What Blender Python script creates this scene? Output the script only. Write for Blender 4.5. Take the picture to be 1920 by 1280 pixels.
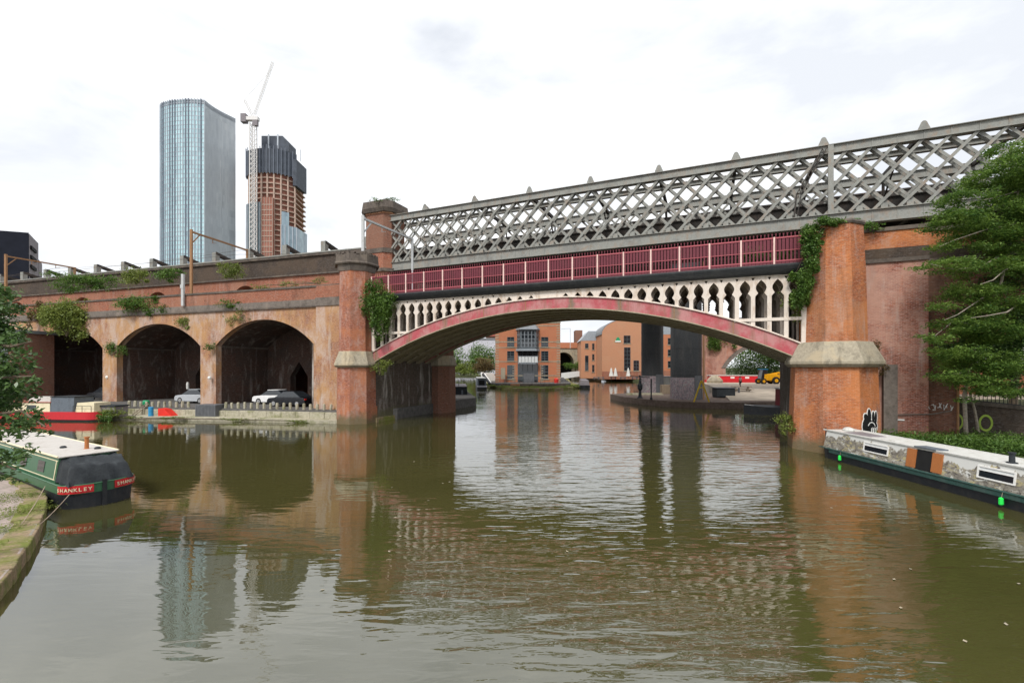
import bpy, bmesh, math, random
import numpy as np
from mathutils import Vector, Matrix
from mathutils.geometry import tessellate_polygon
R = math.radians
SC = bpy.context.scene
COL = SC.collection
for o in list(bpy.data.objects): bpy.data.objects.remove(o)

# ------------------------------------------------------------------ camera
F, CX, HY, CZ = 853.0, 960.0, 688.0, 4.8          # focal length and horizon of the photograph (1920 px wide), eye height above the water
cam = bpy.data.cameras.new("camera"); co = bpy.data.objects.new("camera", cam); COL.objects.link(co)
co.location = (0, 0, CZ); co.rotation_euler = (R(90), 0, 0)
cam.sensor_width = 36; cam.lens = 36 * F / 1920; cam.shift_y = 48 / 1920
cam.clip_start = 0.1; cam.clip_end = 5000
SC.camera = co
def at(px, py, Y): return Vector(((px - CX) / F * Y, Y, CZ + (HY - py) * Y / F))

# ------------------------------------------------------------------ sky, sun, exposure
SUN_EL, SUN_AZ = 50, 205       # overcast: the brightest part of the cloud is behind the camera, to its left
w = bpy.data.worlds.new("World"); SC.world = w; w.use_nodes = True
nt = w.node_tree; N = nt.nodes; Lk = nt.links
for n in list(N): N.remove(n)
out = N.new("ShaderNodeOutputWorld"); bg = N.new("ShaderNodeBackground")
sky = N.new("ShaderNodeTexSky"); sky.sky_type = 'NISHITA'; sky.sun_disc = False
sky.sun_elevation = R(SUN_EL); sky.sun_rotation = R(SUN_AZ); sky.dust_density = 2.0
sk = N.new("ShaderNodeVectorMath"); sk.operation = 'SCALE'; sk.inputs['Scale'].default_value = 1.0
Lk.new(sky.outputs[0], sk.inputs[0])
tc = N.new("ShaderNodeTexCoord"); mp = N.new("ShaderNodeMapping"); mp.inputs['Scale'].default_value = (1.0, 1.0, 2.6)
Lk.new(tc.outputs['Generated'], mp.inputs[0])
n1 = N.new("ShaderNodeTexNoise"); n1.inputs['Scale'].default_value = 2.3; n1.inputs['Detail'].default_value = 7; n1.inputs['Roughness'].default_value = .55
n1.inputs['Distortion'].default_value = .35
Lk.new(mp.outputs[0], n1.inputs[0])
cr = N.new("ShaderNodeValToRGB"); cr.color_ramp.elements[0].position = .36; cr.color_ramp.elements[1].position = .62
cr.color_ramp.elements[0].color = (6.7, 7.0, 7.5, 1); cr.color_ramp.elements[1].color = (9.8, 9.9, 10.0, 1)
Lk.new(n1.outputs[0], cr.inputs[0])
n2 = N.new("ShaderNodeTexNoise"); n2.inputs['Scale'].default_value = 3.1; n2.inputs['Detail'].default_value = 4
Lk.new(mp.outputs[0], n2.inputs[0])
c2 = N.new("ShaderNodeValToRGB"); c2.color_ramp.elements[0].position = .18; c2.color_ramp.elements[1].position = .42
c2.color_ramp.elements[0].color = (.7, .7, .7, 1); c2.color_ramp.elements[1].color = (1, 1, 1, 1)
Lk.new(n2.outputs[0], c2.inputs[0])
mx = N.new("ShaderNodeMixRGB"); Lk.new(c2.outputs[0], mx.inputs[0]); Lk.new(sk.outputs[0], mx.inputs[1]); Lk.new(cr.outputs[0], mx.inputs[2])
Lk.new(mx.outputs[0], bg.inputs[0]); bg.inputs[1].default_value = .10
Lk.new(bg.outputs[0], out.inputs[0])
sun = bpy.data.lights.new("sun", 'SUN'); so = bpy.data.objects.new("sun", sun); COL.objects.link(so)
sun.energy = 2.3; sun.angle = R(14); sun.color = (1, .965, .92)
az, el = R(SUN_AZ), R(SUN_EL)
sdir = Vector((math.sin(az) * math.cos(el), math.cos(az) * math.cos(el), math.sin(el)))
so.rotation_euler = sdir.to_track_quat('Z', 'Y').to_euler()
SC.view_settings.view_transform = 'Standard'; SC.view_settings.look = 'None'
SC.view_settings.gamma = 1; SC.view_settings.exposure = 0.4
SC.render.engine = 'CYCLES'
SC.cycles.use_denoising = True
try: SC.cycles.denoiser = 'OPENIMAGEDENOISE'
except Exception: pass
SC.cycles.max_bounces = 6; SC.cycles.diffuse_bounces = 3; SC.cycles.glossy_bounces = 3; SC.cycles.transparent_max_bounces = 8
SC.cycles.sample_clamp_indirect = 6; SC.cycles.caustics_reflective = False; SC.cycles.caustics_refractive = False

# ------------------------------------------------------------------ materials
MATS = {}
class NB:
    def __init__(s, name):
        s.m = bpy.data.materials.new(name); s.m.use_nodes = True; s.t = s.m.node_tree
        s.b = s.t.nodes['Principled BSDF']; s.l = s.t.links.new; MATS[name] = s.m
    def n(s, k, **kw):
        x = s.t.nodes.new('ShaderNode' + k)
        for a, v in kw.items(): setattr(x, a, v)
        return x
    def noise(s, vec, scale, detail=4, rough=.55, dist=0):
        x = s.n('TexNoise'); x.inputs['Scale'].default_value = scale; x.inputs['Detail'].default_value = detail
        x.inputs['Roughness'].default_value = rough; x.inputs['Distortion'].default_value = dist
        s.l(vec, x.inputs['Vector']); return x.outputs[0]
    def ramp(s, v, p0, p1, a=0., b=1.):
        x = s.n('MapRange'); x.inputs['From Min'].default_value = p0; x.inputs['From Max'].default_value = p1
        x.inputs['To Min'].default_value = a; x.inputs['To Max'].default_value = b; s.l(v, x.inputs['Value']); return x.outputs[0]
    def mix(s, f, a, b, mode='MIX'):
        x = s.n('MixRGB', blend_type=mode)
        for i, v in zip((0, 1, 2), (f, a, b)):
            if hasattr(v, 'default_value') or hasattr(v, 'is_linked'): s.l(v, x.inputs[i])
            elif i == 0: x.inputs[0].default_value = v
            else: x.inputs[i].default_value = (*v, 1)
        return x.outputs[0]
    def math(s, op, a, b=0.):
        x = s.n('Math', operation=op)
        for i, v in enumerate((a, b)):
            if hasattr(v, 'is_linked'): s.l(v, x.inputs[i])
            else: x.inputs[i].default_value = v
        return x.outputs[0]
    def pos(s):
        return s.n('NewGeometry').outputs['Position']
    def scaled(s, vec, sc):
        x = s.n('Mapping'); x.inputs['Scale'].default_value = sc; s.l(vec, x.inputs['Vector']); return x.outputs[0]
    def bump(s, h, d, strength=1.):
        x = s.n('Bump'); x.inputs['Distance'].default_value = d; x.inputs['Strength'].default_value = strength
        s.l(h, x.inputs['Height']); s.l(x.outputs[0], s.b.inputs['Normal']); return x
    def fin(s, col, rough=.8, metal=0., spec=.3):
        if hasattr(col, 'is_linked'): s.l(col, s.b.inputs['Base Color'])
        else: s.b.inputs['Base Color'].default_value = (*col, 1)
        s.b.inputs['Roughness'].default_value = rough; s.b.inputs['Metallic'].default_value = metal
        s.b.inputs['Specular IOR Level'].default_value = spec
        return s.m
    def uz(s):
        """(horizontal run along the face, height, 0): brick courses stay level on every wall, whichever way it faces"""
        g = s.n('NewGeometry'); a = s.n('SeparateXYZ'); b = s.n('SeparateXYZ')
        s.l(g.outputs['Position'], a.inputs[0]); s.l(g.outputs['True Normal'], b.inputs[0])
        u = s.math('SUBTRACT', s.math('MULTIPLY', a.outputs[0], b.outputs[1]), s.math('MULTIPLY', a.outputs[1], b.outputs[0]))
        c = s.n('CombineXYZ'); s.l(u, c.inputs[0]); s.l(a.outputs[2], c.inputs[1]); return c.outputs[0]

def plain(name, col, rough=.6, metal=0., spec=.3, var=.25, scale=3., bump=0.):
    s = NB(name); p = s.pos(); n = s.noise(p, scale, 5)
    c = s.mix(s.ramp(n, .3, .7), tuple(x * (1 - var) for x in col), tuple(min(1, x * (1 + var)) for x in col))
    if bump: s.bump(s.noise(p, scale * 6, 4), bump)
    return s.fin(c, rough, metal, spec)

def stained(name, col, stain, amount=.5, scale=1.2, streak=.25, rough=.7, fine=.2, bump=.004, spec=.3, c2=None, c2pos=(.5, .62)):
    """paint or stone with blotches and vertical run marks of a second colour"""
    s = NB(name); p = s.pos()
    f = s.noise(p, scale * 9, 6, .7)
    base = s.mix(s.ramp(f, .3, .7), tuple(x * (1 - fine) for x in col), tuple(min(1, x * (1 + fine)) for x in col))
    if c2 is not None: base = s.mix(s.ramp(s.noise(p, scale * .8, 5, .65), *c2pos), base, c2)
    st = s.noise(s.scaled(p, (1, 1, streak)), scale * 2.2, 6, .65, .3)
    base = s.mix(s.math('MULTIPLY', s.ramp(st, .5, .72), amount), base, stain)
    if bump: s.bump(f, bump)
    return s.fin(base, rough, 0, spec)

def brick(name, c1, c2, mortar, blotch, blotch2, b_amt=.7, b2_amt=.6, b_pos=(.46, .6), b2_pos=(.55, .66), bscale=.45, white=.0, dark=.3, speck=.45, low=None):
    s = NB(name); uz = s.uz(); p = s.pos()
    bk = s.n('TexBrick'); s.l(uz, bk.inputs['Vector'])
    for k, v in (('Scale', 1.), ('Brick Width', .23), ('Row Height', .077), ('Mortar Size', .011), ('Mortar Smooth', .3), ('Bias', -.1)): bk.inputs[k].default_value = v
    bk.inputs['Color1'].default_value = (*c1, 1); bk.inputs['Color2'].default_value = (*c2, 1); bk.inputs['Mortar'].default_value = (*mortar, 1)
    # odd darker and paler courses
    n0 = s.noise(s.scaled(uz, (4.4, 13, 1)), 1., 3, .75)
    c = s.mix(s.ramp(n0, .42, .62, 0., speck * 1.5), bk.outputs['Color'], tuple(x * .3 for x in c1))
    c = s.mix(s.ramp(s.noise(s.scaled(uz, (3.1, 9, 1)), 1., 4, .8), .52, .64, 0., speck * .9), c, tuple(min(.8, x * .9 + .12) for x in mortar))
    fl = s.n('VectorMath', operation='FLOOR'); wob = s.n('VectorMath', operation='ADD'); s.l(s.scaled(uz, (.42, .55, 1)), wob.inputs[0])
    cc = s.n('CombineXYZ'); s.l(s.math('MULTIPLY', s.noise(uz, .5, 2), .8), cc.inputs[0]); s.l(s.math('MULTIPLY', s.noise(uz, .45, 2), .6), cc.inputs[1]); s.l(cc.outputs[0], wob.inputs[1]); s.l(wob.outputs[0], fl.inputs[0])
    wn = s.n('TexWhiteNoise', noise_dimensions='3D'); s.l(fl.outputs[0], wn.inputs['Vector'])
    c = s.mix(s.ramp(wn.outputs[0], .6, .95, 0., .4), c, tuple(a * .5 + b * .5 for a, b in zip(blotch, mortar)))   # repaired panels
    n1_ = s.noise(p, bscale, 7, .68, .4); c = s.mix(s.math('MULTIPLY', s.ramp(n1_, *b_pos), b_amt), c, blotch)
    n2_ = s.noise(s.scaled(p, (1.1, 1.1, .55)), bscale * 1.7, 8, .72, .5)
    sp = s.noise(p, 7., 4, .7)
    f2 = s.math('MULTIPLY', s.math('MULTIPLY', s.ramp(n2_, *b2_pos), s.ramp(sp, .35, .6, .35, 1.)), b2_amt); c = s.mix(f2, c, blotch2)
    st = s.noise(s.scaled(p, (1, 1, .13)), 1.3, 7, .7)
    if white: c = s.mix(s.math('MULTIPLY', s.ramp(st, .55, .70), white), c, (.55, .51, .47))
    st2 = s.noise(s.scaled(p, (1, 1, .2)), .9, 7, .7, .2)
    c = s.mix(s.math('MULTIPLY', s.ramp(st2, .54, .74), dark), c, (.05, .038, .03))
    if low:      # algae and damp where the wall stands in the water: a tide mark of its own
        a = s.n('SeparateXYZ'); s.l(p, a.inputs[0])
        z = s.math('ADD', a.outputs[2], s.math('MULTIPLY', s.noise(p, 1.5, 5), -1.6))
        c = s.mix(s.ramp(z, low - 1.2, low - .5, .8, 0.), c, (.13, .125, .07))
    h = s.math('ADD', bk.outputs['Fac'], s.math('MULTIPLY', sp, -1.)); s.bump(h, .006, .7)
    return s.fin(c, .9, 0, .15)

brick('brick_orange', (.52, .15, .055), (.38, .10, .042), (.40, .27, .18), (.60, .22, .07), (.46, .29, .22), b_amt=.5, b2_amt=.6, white=.3, dark=.5, low=.75, b2_pos=(.54, .64))
brick('brick_red', (.44, .125, .065), (.31, .085, .05), (.38, .27, .21), (.50, .19, .085), (.44, .29, .24), b_amt=.55, b2_amt=.85, white=.3, dark=.55, low=.75, b2_pos=(.50, .62), bscale=.6)
brick('brick_tan', (.52, .20, .09), (.36, .13, .065), (.42, .33, .25), (.48, .27, .15), (.26, .14, .10), b_amt=.6, b2_amt=.6, white=.2, dark=.3)
brick('brick_pink', (.42, .14, .085), (.28, .09, .065), (.46, .32, .27), (.50, .29, .22), (.45, .13, .05), b_amt=.7, b2_amt=.55, white=.35, dark=.25, speck=.5, b_pos=(.42, .56))
brick('brick_viaduct', (.46, .19, .09), (.34, .13, .08), (.42, .33, .26), (.50, .29, .13), (.52, .41, .35), b_amt=.75, b2_amt=.85, white=.5, dark=.6, b_pos=(.42, .58), b2_pos=(.47, .58), bscale=.33)
brick('brick_upper', (.42, .12, .06), (.29, .085, .05), (.34, .24, .18), (.34, .17, .11), (.17, .10, .08), b_amt=.5, b2_amt=.7, white=.15, dark=.6)
brick('brick_brown', (.30, .115, .07), (.21, .085, .055), (.24, .18, .14), (.24, .13, .09), (.16, .10, .08), b_amt=.5, b2_amt=.5, dark=.4)
brick('brick_soot', (.075, .055, .045), (.055, .042, .036), (.10, .085, .07), (.12, .085, .06), (.11, .095, .075), b_amt=.5, b2_amt=.5, dark=.5)
brick('brick_inner_shade', (.12, .058, .04), (.085, .048, .036), (.08, .065, .055), (.06, .05, .045), (.30, .28, .25), b_amt=.6, b2_amt=.6, white=.35, dark=.5)  # soot and the gloom under the arches, both put into a darker brick colour
brick('brick_abutment', (.14, .10, .08), (.09, .07, .06), (.15, .13, .11), (.075, .066, .05), (.42, .38, .36), b_amt=.7, b2_amt=.55, white=.85, dark=.6, low=1.0)
brick('brick_modern', (.50, .165, .08), (.44, .14, .07), (.48, .26, .16), (.52, .21, .10), (.55, .24, .13), b_amt=.3, b2_amt=.3, dark=.05, speck=.1)
brick('brick_modern_pale', (.54, .245, .135), (.48, .21, .115), (.46, .30, .2), (.52, .25, .14), (.5, .27, .17), b_amt=.3, b2_amt=.3, dark=.05, speck=.1)
stained('sandstone', (.34, .30, .225), (.10, .085, .06), .7, .9, .4, .85, .25, .01, c2=(.42, .35, .24))
stained('stone_dark', (.115, .095, .08), (.03, .026, .022), .7, .7, .5, .9, .35, .012, c2=(.17, .14, .11))
stained('stone_band', (.17, .145, .125), (.06, .05, .04), .7, .7, .6, .9, .3, .01, c2=(.23, .19, .16))
stained('stone_quay', (.40, .37, .28), (.14, .13, .08), .8, 1.0, .8, .9, .3, .012, c2=(.22, .22, .11), c2pos=(.52, .66))
stained('cobbles', (.36, .29, .26), (.12, .13, .06), .4, .8, 1, .9, .35, .03, c2=(.26, .24, .19))
stained('kerb_mossy', (.30, .22, .14), (.10, .13, .03), .9, 1.4, 1, .95, .35, .03, c2=(.17, .19, .04), c2pos=(.42, .58))
stained('red_paint', (.44, .085, .10), (.23, .15, .11), .9, 1.0, .12, .5, .15, .002, c2=(.47, .21, .205), c2pos=(.42, .6))
def redpaint():
    s = NB('red_paint_joints'); p = s.pos(); uz = s.uz(); f = s.noise(p, 9, 6, .7)
    c = s.mix(s.ramp(f, .3, .7), (.38, .075, .09), (.48, .10, .115)); c = s.mix(s.ramp(s.noise(p, .8, 5, .65), .42, .6), c, (.47, .215, .21))
    st = s.noise(s.scaled(p, (1, 1, .12)), 2.4, 7, .72, .3); c = s.mix(s.ramp(st, .5, .68, 0, .85), c, (.26, .13, .09))
    sx = s.n('SeparateXYZ'); s.l(uz, sx.inputs[0]); u = s.math('SUBTRACT', 26.25, sx.outputs[0]); u = s.math('ADD', u, s.math('MULTIPLY', s.math('SUBTRACT', s.noise(p, 1.7, 5, .7), .5), .9))
    pp = s.math('PINGPONG', u, 1.7375); c = s.mix(s.math('MULTIPLY', s.ramp(pp, .10, .34, 1., 0.), s.ramp(s.noise(p, .25, 2), .4, .55, .15, .9)), c, (.20, .16, .115))
    s.bump(f, .003); s.fin(c, .55)
redpaint()
stained('cream_paint', (.70, .62, .545), (.38, .26, .16), .75, 1.3, .3, .55, .08, .002)
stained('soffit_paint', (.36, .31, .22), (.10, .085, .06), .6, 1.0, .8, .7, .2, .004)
stained('black_paint', (.022, .024, .026), (.07, .07, .065), .4, 1.0, .5, .4, .3, .002)
stained('rail_red', (.15, .028, .042), (.10, .035, .035), .5, 1.2, .3, .5, .2, .002)
stained('rail_pink', (.42, .10, .12), (.30, .13, .12), .5, 1.2, .3, .5, .15, .002)
stained('post_cream', (.78, .56, .50), (.45, .27, .20), .5, 1.5, .3, .5, .1, .002)
stained('truss_grey', (.255, .258, .235), (.30, .17, .09), .45, 1.0, .6, .65, .18, .004, c2=(.19, .19, .175), c2pos=(.5, .65))
stained('truss_dark', (.045, .04, .036), (.12, .075, .05), .6, 1.0, .6, .8, .3, .004)
stained('iron_column', (.042, .045, .048), (.085, .08, .075), .6, .8, .2, .55, .3, .003)
stained('rust_brown', (.32, .175, .085), (.17, .085, .045), .6, 2, .5, .7, .2, .002)
stained('pale_metal', (.50, .51, .51), (.28, .25, .21), .4, 2, .5, .55, .1, .002)
stained('boat_black', (.014, .016, .02), (.05, .045, .04), .5, 1.2, .5, .55, .3, .002)
stained('boat_green', (.035, .115, .055), (.07, .10, .07), .5, 1.5, .4, .4, .15, .001)
stained('boat_stripe', (.03, .075, .065), (.10, .13, .12), .5, 1.5, .4, .5, .2, .001)
stained('boat_roof', (.50, .47, .435), (.34, .30, .25), .7, 1.5, 1, .6, .08, .002)
stained('boat_white', (.60, .60, .57), (.42, .40, .34), .75, 1.5, .4, .5, .08, .001)
stained('boat_red', (.55, .022, .03), (.3, .03, .03), .4, 1.5, .4, .4, .1, .001)
stained('boat_maroon', (.13, .015, .022), (.05, .015, .015), .5, 1.5, .4, .45, .2, .001)
stained('boat_cream', (.72, .64, .44), (.45, .37, .24), .4, 1.5, .4, .5, .08, .001)
stained('canvas_black', (.022, .026, .03), (.06, .07, .075), .5, 1.8, .8, .75, .3, .012)
stained('canvas_grey', (.12, .14, .165), (.05, .055, .06), .5, 1.5, .5, .7, .2, .006)
stained('wood_orange', (.40, .145, .045), (.22, .08, .03), .5, 4, .15, .5, .2, .002)
stained('wood_old', (.22, .17, .12), (.08, .065, .05), .5, 3, .3, .8, .25, .004)
plain('container_grey', (.12, .125, .135), .6, var=.15); plain('plastic_red', (.65, .03, .02), .45, var=.1)
plain('plastic_blue', (.03, .26, .50), .4, var=.1); plain('plastic_green', (.02, .28, .12), .4, var=.1)
plain('fender_green', (.03, .80, .10), .35, var=.1, scale=20); plain('yellow_paint', (.62, .42, .03), .5, var=.2, scale=5)
plain('digger_yellow', (.75, .37, .01), .45, var=.15); plain('tyre', (.02, .02, .02), .9, var=.3)
plain('car_black', (.01, .011, .014), .2, spec=.6, var=.1); plain('car_white', (.78, .78, .77), .25, spec=.5, var=.05)
plain('car_silver', (.42, .44, .46), .3, spec=.5, var=.05); plain('glass_dark', (.015, .02, .025), .06, spec=.8, var=.2)
plain('chrome', (.6, .6, .6), .3, .8); plain('lamp_white', (.85, .85, .8), .3, var=.05)
plain('white_paint', (.80, .79, .76), .5, var=.06, scale=8); plain('graffiti_black', (.008, .008, .009), .5, var=.2)
plain('graffiti_green', (.30, .42, .06), .6); plain('wall_lilac', (.50, .49, .54), .8, var=.04, scale=.2)
plain('slate', (.20, .21, .22), .7, var=.15, scale=2); plain('zinc', (.30, .33, .36), .45, var=.15)
plain('roof_red', (.33, .10, .07), .8); plain('window_frame_grey', (.10, .12, .13), .5)
plain('window_frame_white', (.62, .64, .64), .5, var=.1); plain('asphalt', (.11, .105, .10), .9, var=.3, bump=.01)
plain('yard_sand', (.42, .36, .29), .95, var=.25, scale=.5, bump=.02); plain('brick_dust', (.15, .11, .09), .9, var=.3)
plain('ground_far', (.09, .10, .05), .95, var=.35, scale=.3, bump=.02); plain('bark_pale', (.30, .26, .21), .9, var=.3, scale=8, bump=.01)
plain('bark_brown', (.13, .10, .07), .9, var=.3, scale=8, bump=.01); plain('rope', (.34, .26, .2), .9)
plain('skin', (.45, .28, .2), .6); plain('hair_dark', (.03, .02, .015), .7); plain('cloth_pink', (.55, .33, .33), .9); plain('cloth_dark', (.02, .022, .03), .9)
plain('black_building', (.012, .014, .022), .7, spec=.1, var=.2, scale=.5); plain('building_grey', (.20, .18, .19), .7, var=.1)
plain('crown_screen', (.055, .066, .085), .6, var=.3, scale=.25); plain('core_brick', (.30, .13, .095), .85, var=.2, scale=.3)
plain('slab_tan', (.42, .31, .25), .85, var=.15, scale=.5); plain('crane_white', (.66, .64, .62), .6, var=.1)
plain('tower_fin', (.42, .455, .50), .45, var=.12, scale=.1); plain('tower_fin_dark', (.15, .17, .21), .4, var=.12)
plain('recess_shade', (.012, .012, .012), .9)  # flat near-black that stands in for the shade inside openings

def leafmat(name, a, b, trans=.35, rough=.5):
    s = NB(name); g = s.n('NewGeometry'); p = g.outputs['Position']
    f = s.math('ADD', s.math('MULTIPLY', g.outputs['Random Per Island'], .6), s.math('MULTIPLY', s.ramp(s.noise(p, 1.1, 3), .35, .65), .4))
    c = s.mix(f, a, b); s.fin(c, rough, 0, .35)
    t = s.n('BsdfTranslucent'); s.l(c, t.inputs[0]); m = s.n('MixShader'); m.inputs[0].default_value = trans
    o = s.t.nodes['Material Output']; s.l(s.b.outputs[0], m.inputs[1]); s.l(t.outputs[0], m.inputs[2]); s.l(m.outputs[0], o.inputs[0])
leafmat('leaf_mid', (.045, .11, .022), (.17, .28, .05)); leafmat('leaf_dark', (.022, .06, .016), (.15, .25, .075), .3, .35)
leafmat('leaf_yellow', (.10, .15, .03), (.30, .35, .08)); leafmat('leaf_tree', (.025, .085, .018), (.22, .33, .06), .45)
leafmat('leaf_rust', (.10, .07, .03), (.24, .17, .07)); leafmat('grass_blades', (.05, .10, .02), (.16, .22, .05))

def glassmat(name, cols, cell_u, cell_z, rough=.12, refl=.45):
    """curtain wall: each pane its own tint"""
    s = NB(name); uz = s.uz(); sc = s.scaled(uz, (1 / cell_u, 1 / cell_z, 1)); fl = s.n('VectorMath', operation='FLOOR'); s.l(sc, fl.inputs[0])
    wn = s.n('TexWhiteNoise', noise_dimensions='3D'); s.l(fl.outputs[0], wn.inputs['Vector'])
    big = s.noise(s.scaled(uz, (.16, .012, 1)), 1., 3, .6)
    r = s.n('ValToRGB'); r.color_ramp.interpolation = 'LINEAR'
    els = r.color_ramp.elements
    els[0].color = (*cols[0], 1); els[1].color = (*cols[-1], 1); els[0].position = 0.1; els[1].position = .9
    for i, c in enumerate(cols[1:-1]): e = els.new(.1 + .8 * (i + 1) / (len(cols) - 1)); e.color = (*c, 1)
    f = s.math('ADD', s.math('MULTIPLY', wn.outputs[0], .35), s.ramp(big, .3, .7, 0., .65)); s.l(f, r.inputs[0])
    s.fin(r.outputs[0], rough, 0, refl); s.b.inputs['Metallic'].default_value = .0
    return s.m
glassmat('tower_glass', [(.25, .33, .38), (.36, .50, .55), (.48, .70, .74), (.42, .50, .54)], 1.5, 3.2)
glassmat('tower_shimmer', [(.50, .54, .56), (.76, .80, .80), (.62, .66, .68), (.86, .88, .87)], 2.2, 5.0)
glassmat('clad_dark', [(.05, .07, .09), (.08, .12, .14), (.12, .2, .22)], 1.5, 3.3)
glassmat('clad_pale', [(.16, .22, .27), (.26, .34, .40), (.33, .45, .50)], 1.5, 3.3)

def watermat():
    s = NB('canal_water'); p = s.pos()
    # wind ripples: crossing trains of short waves, stronger in some patches than in others
    h = None
    for sc, rot, amp, det in (((.7, 2.4, 1), 6, 1.0, 1), ((1.3, 4.8, 1), -12, .42, 2), ((2.6, 8.5, 1), 15, .12, 2)):
        m = s.n('Mapping'); m.inputs['Rotation'].default_value = (0, 0, R(rot)); m.inputs['Scale'].default_value = sc; s.l(p, m.inputs['Vector'])
        t = s.math('MULTIPLY', s.noise(m.outputs[0], 1.0, det, .5, .5), amp); h = t if h is None else s.math('ADD', h, t)
    sx = s.n('SeparateXYZ'); s.l(p, sx.inputs[0]); wob = s.math('MULTIPLY', s.noise(s.scaled(p, (.10, .16, 1)), 1., 4, .6), 12.)
    gust = s.math('MULTIPLY', s.ramp(s.math('ADD', sx.outputs[0], wob), 0., 8., .2, 1.), s.ramp(s.math('SUBTRACT', sx.outputs[0], wob), 3., 12., 1., .28))   # a breeze ruffles the middle of the basin, the sides lie calm
    patch = s.math('MULTIPLY', gust, s.ramp(s.noise(s.scaled(p, (.12, .3, 1)), 1., 3, .6), .3, .62, .45, 1.))
    h = s.math('MULTIPLY', h, patch)
    bm_ = s.n('Bump'); bm_.inputs['Distance'].default_value = .031; s.l(h, bm_.inputs['Height'])
    d = s.n('BsdfDiffuse'); g = s.n('BsdfGlossy'); g.inputs['Roughness'].default_value = .012
    col = s.mix(s.ramp(s.noise(p, .12, 4), .35, .65), (.053, .050, .0155), (.067, .062, .020)); s.l(col, d.inputs[0])
    g.inputs[0].default_value = (.93, .94, .96, 1)
    fr = s.n('Fresnel'); fr.inputs['IOR'].default_value = 1.9
    for n_ in (g, fr): s.l(bm_.outputs[0], n_.inputs['Normal'])
    f = s.math('ADD', s.math('MULTIPLY', fr.outputs[0], .97), .085)
    m = s.n('MixShader'); s.l(f, m.inputs[0]); s.l(d.outputs[0], m.inputs[1]); s.l(g.outputs[0], m.inputs[2])
    s.l(m.outputs[0], s.t.nodes['Material Output'].inputs[0]); s.t.nodes.remove(s.b)
watermat()
def camomat():
    """cabin side painted with a dry-stone wall: grey and straw patches on white"""
    s = NB('painted_stones'); uz = s.uz()
    c = s.mix(s.ramp(s.noise(s.scaled(uz, (1, 1.6, 1)), 3.4, 6, .7, .6), .38, .6), (.13, .115, .10), (.36, .33, .27))
    c = s.mix(s.ramp(s.noise(s.scaled(uz, (1, 2.2, 1)), 1.9, 5, .7, 1.2), .54, .6), c, (.46, .40, .22))
    c = s.mix(s.ramp(s.noise(s.scaled(uz, (1, 2.0, 1)), 2.3, 5, .75, .8), .56, .60), c, (.66, .66, .62))
    c = s.mix(s.ramp(s.noise(s.scaled(uz, (1, 1.4, 1)), 5.5, 5, .7), .57, .63), c, (.07, .06, .055))
    sx = s.n('SeparateXYZ'); s.l(uz, sx.inputs[0])
    top = s.math('ADD', sx.outputs[1], s.math('MULTIPLY', s.noise(s.scaled(uz, (1, .3, 1)), 1.2, 5, .6), -1.7))
    c = s.mix(s.ramp(top, .30, .34), c, (.66, .66, .63))
    s.fin(c, .6)
camomat()
def graffitimat():
    s = NB('graffiti_panel'); uz = s.uz(); n = s.noise(uz, 1.1, 5, .7, 2.5); r = s.n('ValToRGB'); s.l(n, r.inputs[0])
    e = r.color_ramp.elements; e[0].position = .3; e[0].color = (.05, .05, .06, 1); e[1].position = .72; e[1].color = (.1, .25, .14, 1)
    for p_, c in ((.4, (.3, .27, .27)), (.45, (.08, .06, .09)), (.5, (.4, .38, .38)), (.54, (.22, .09, .12)), (.6, (.36, .36, .36))): x = e.new(p_); x.color = (*c, 1)
    s.fin(r.outputs[0], .7)
graffitimat()

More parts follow.
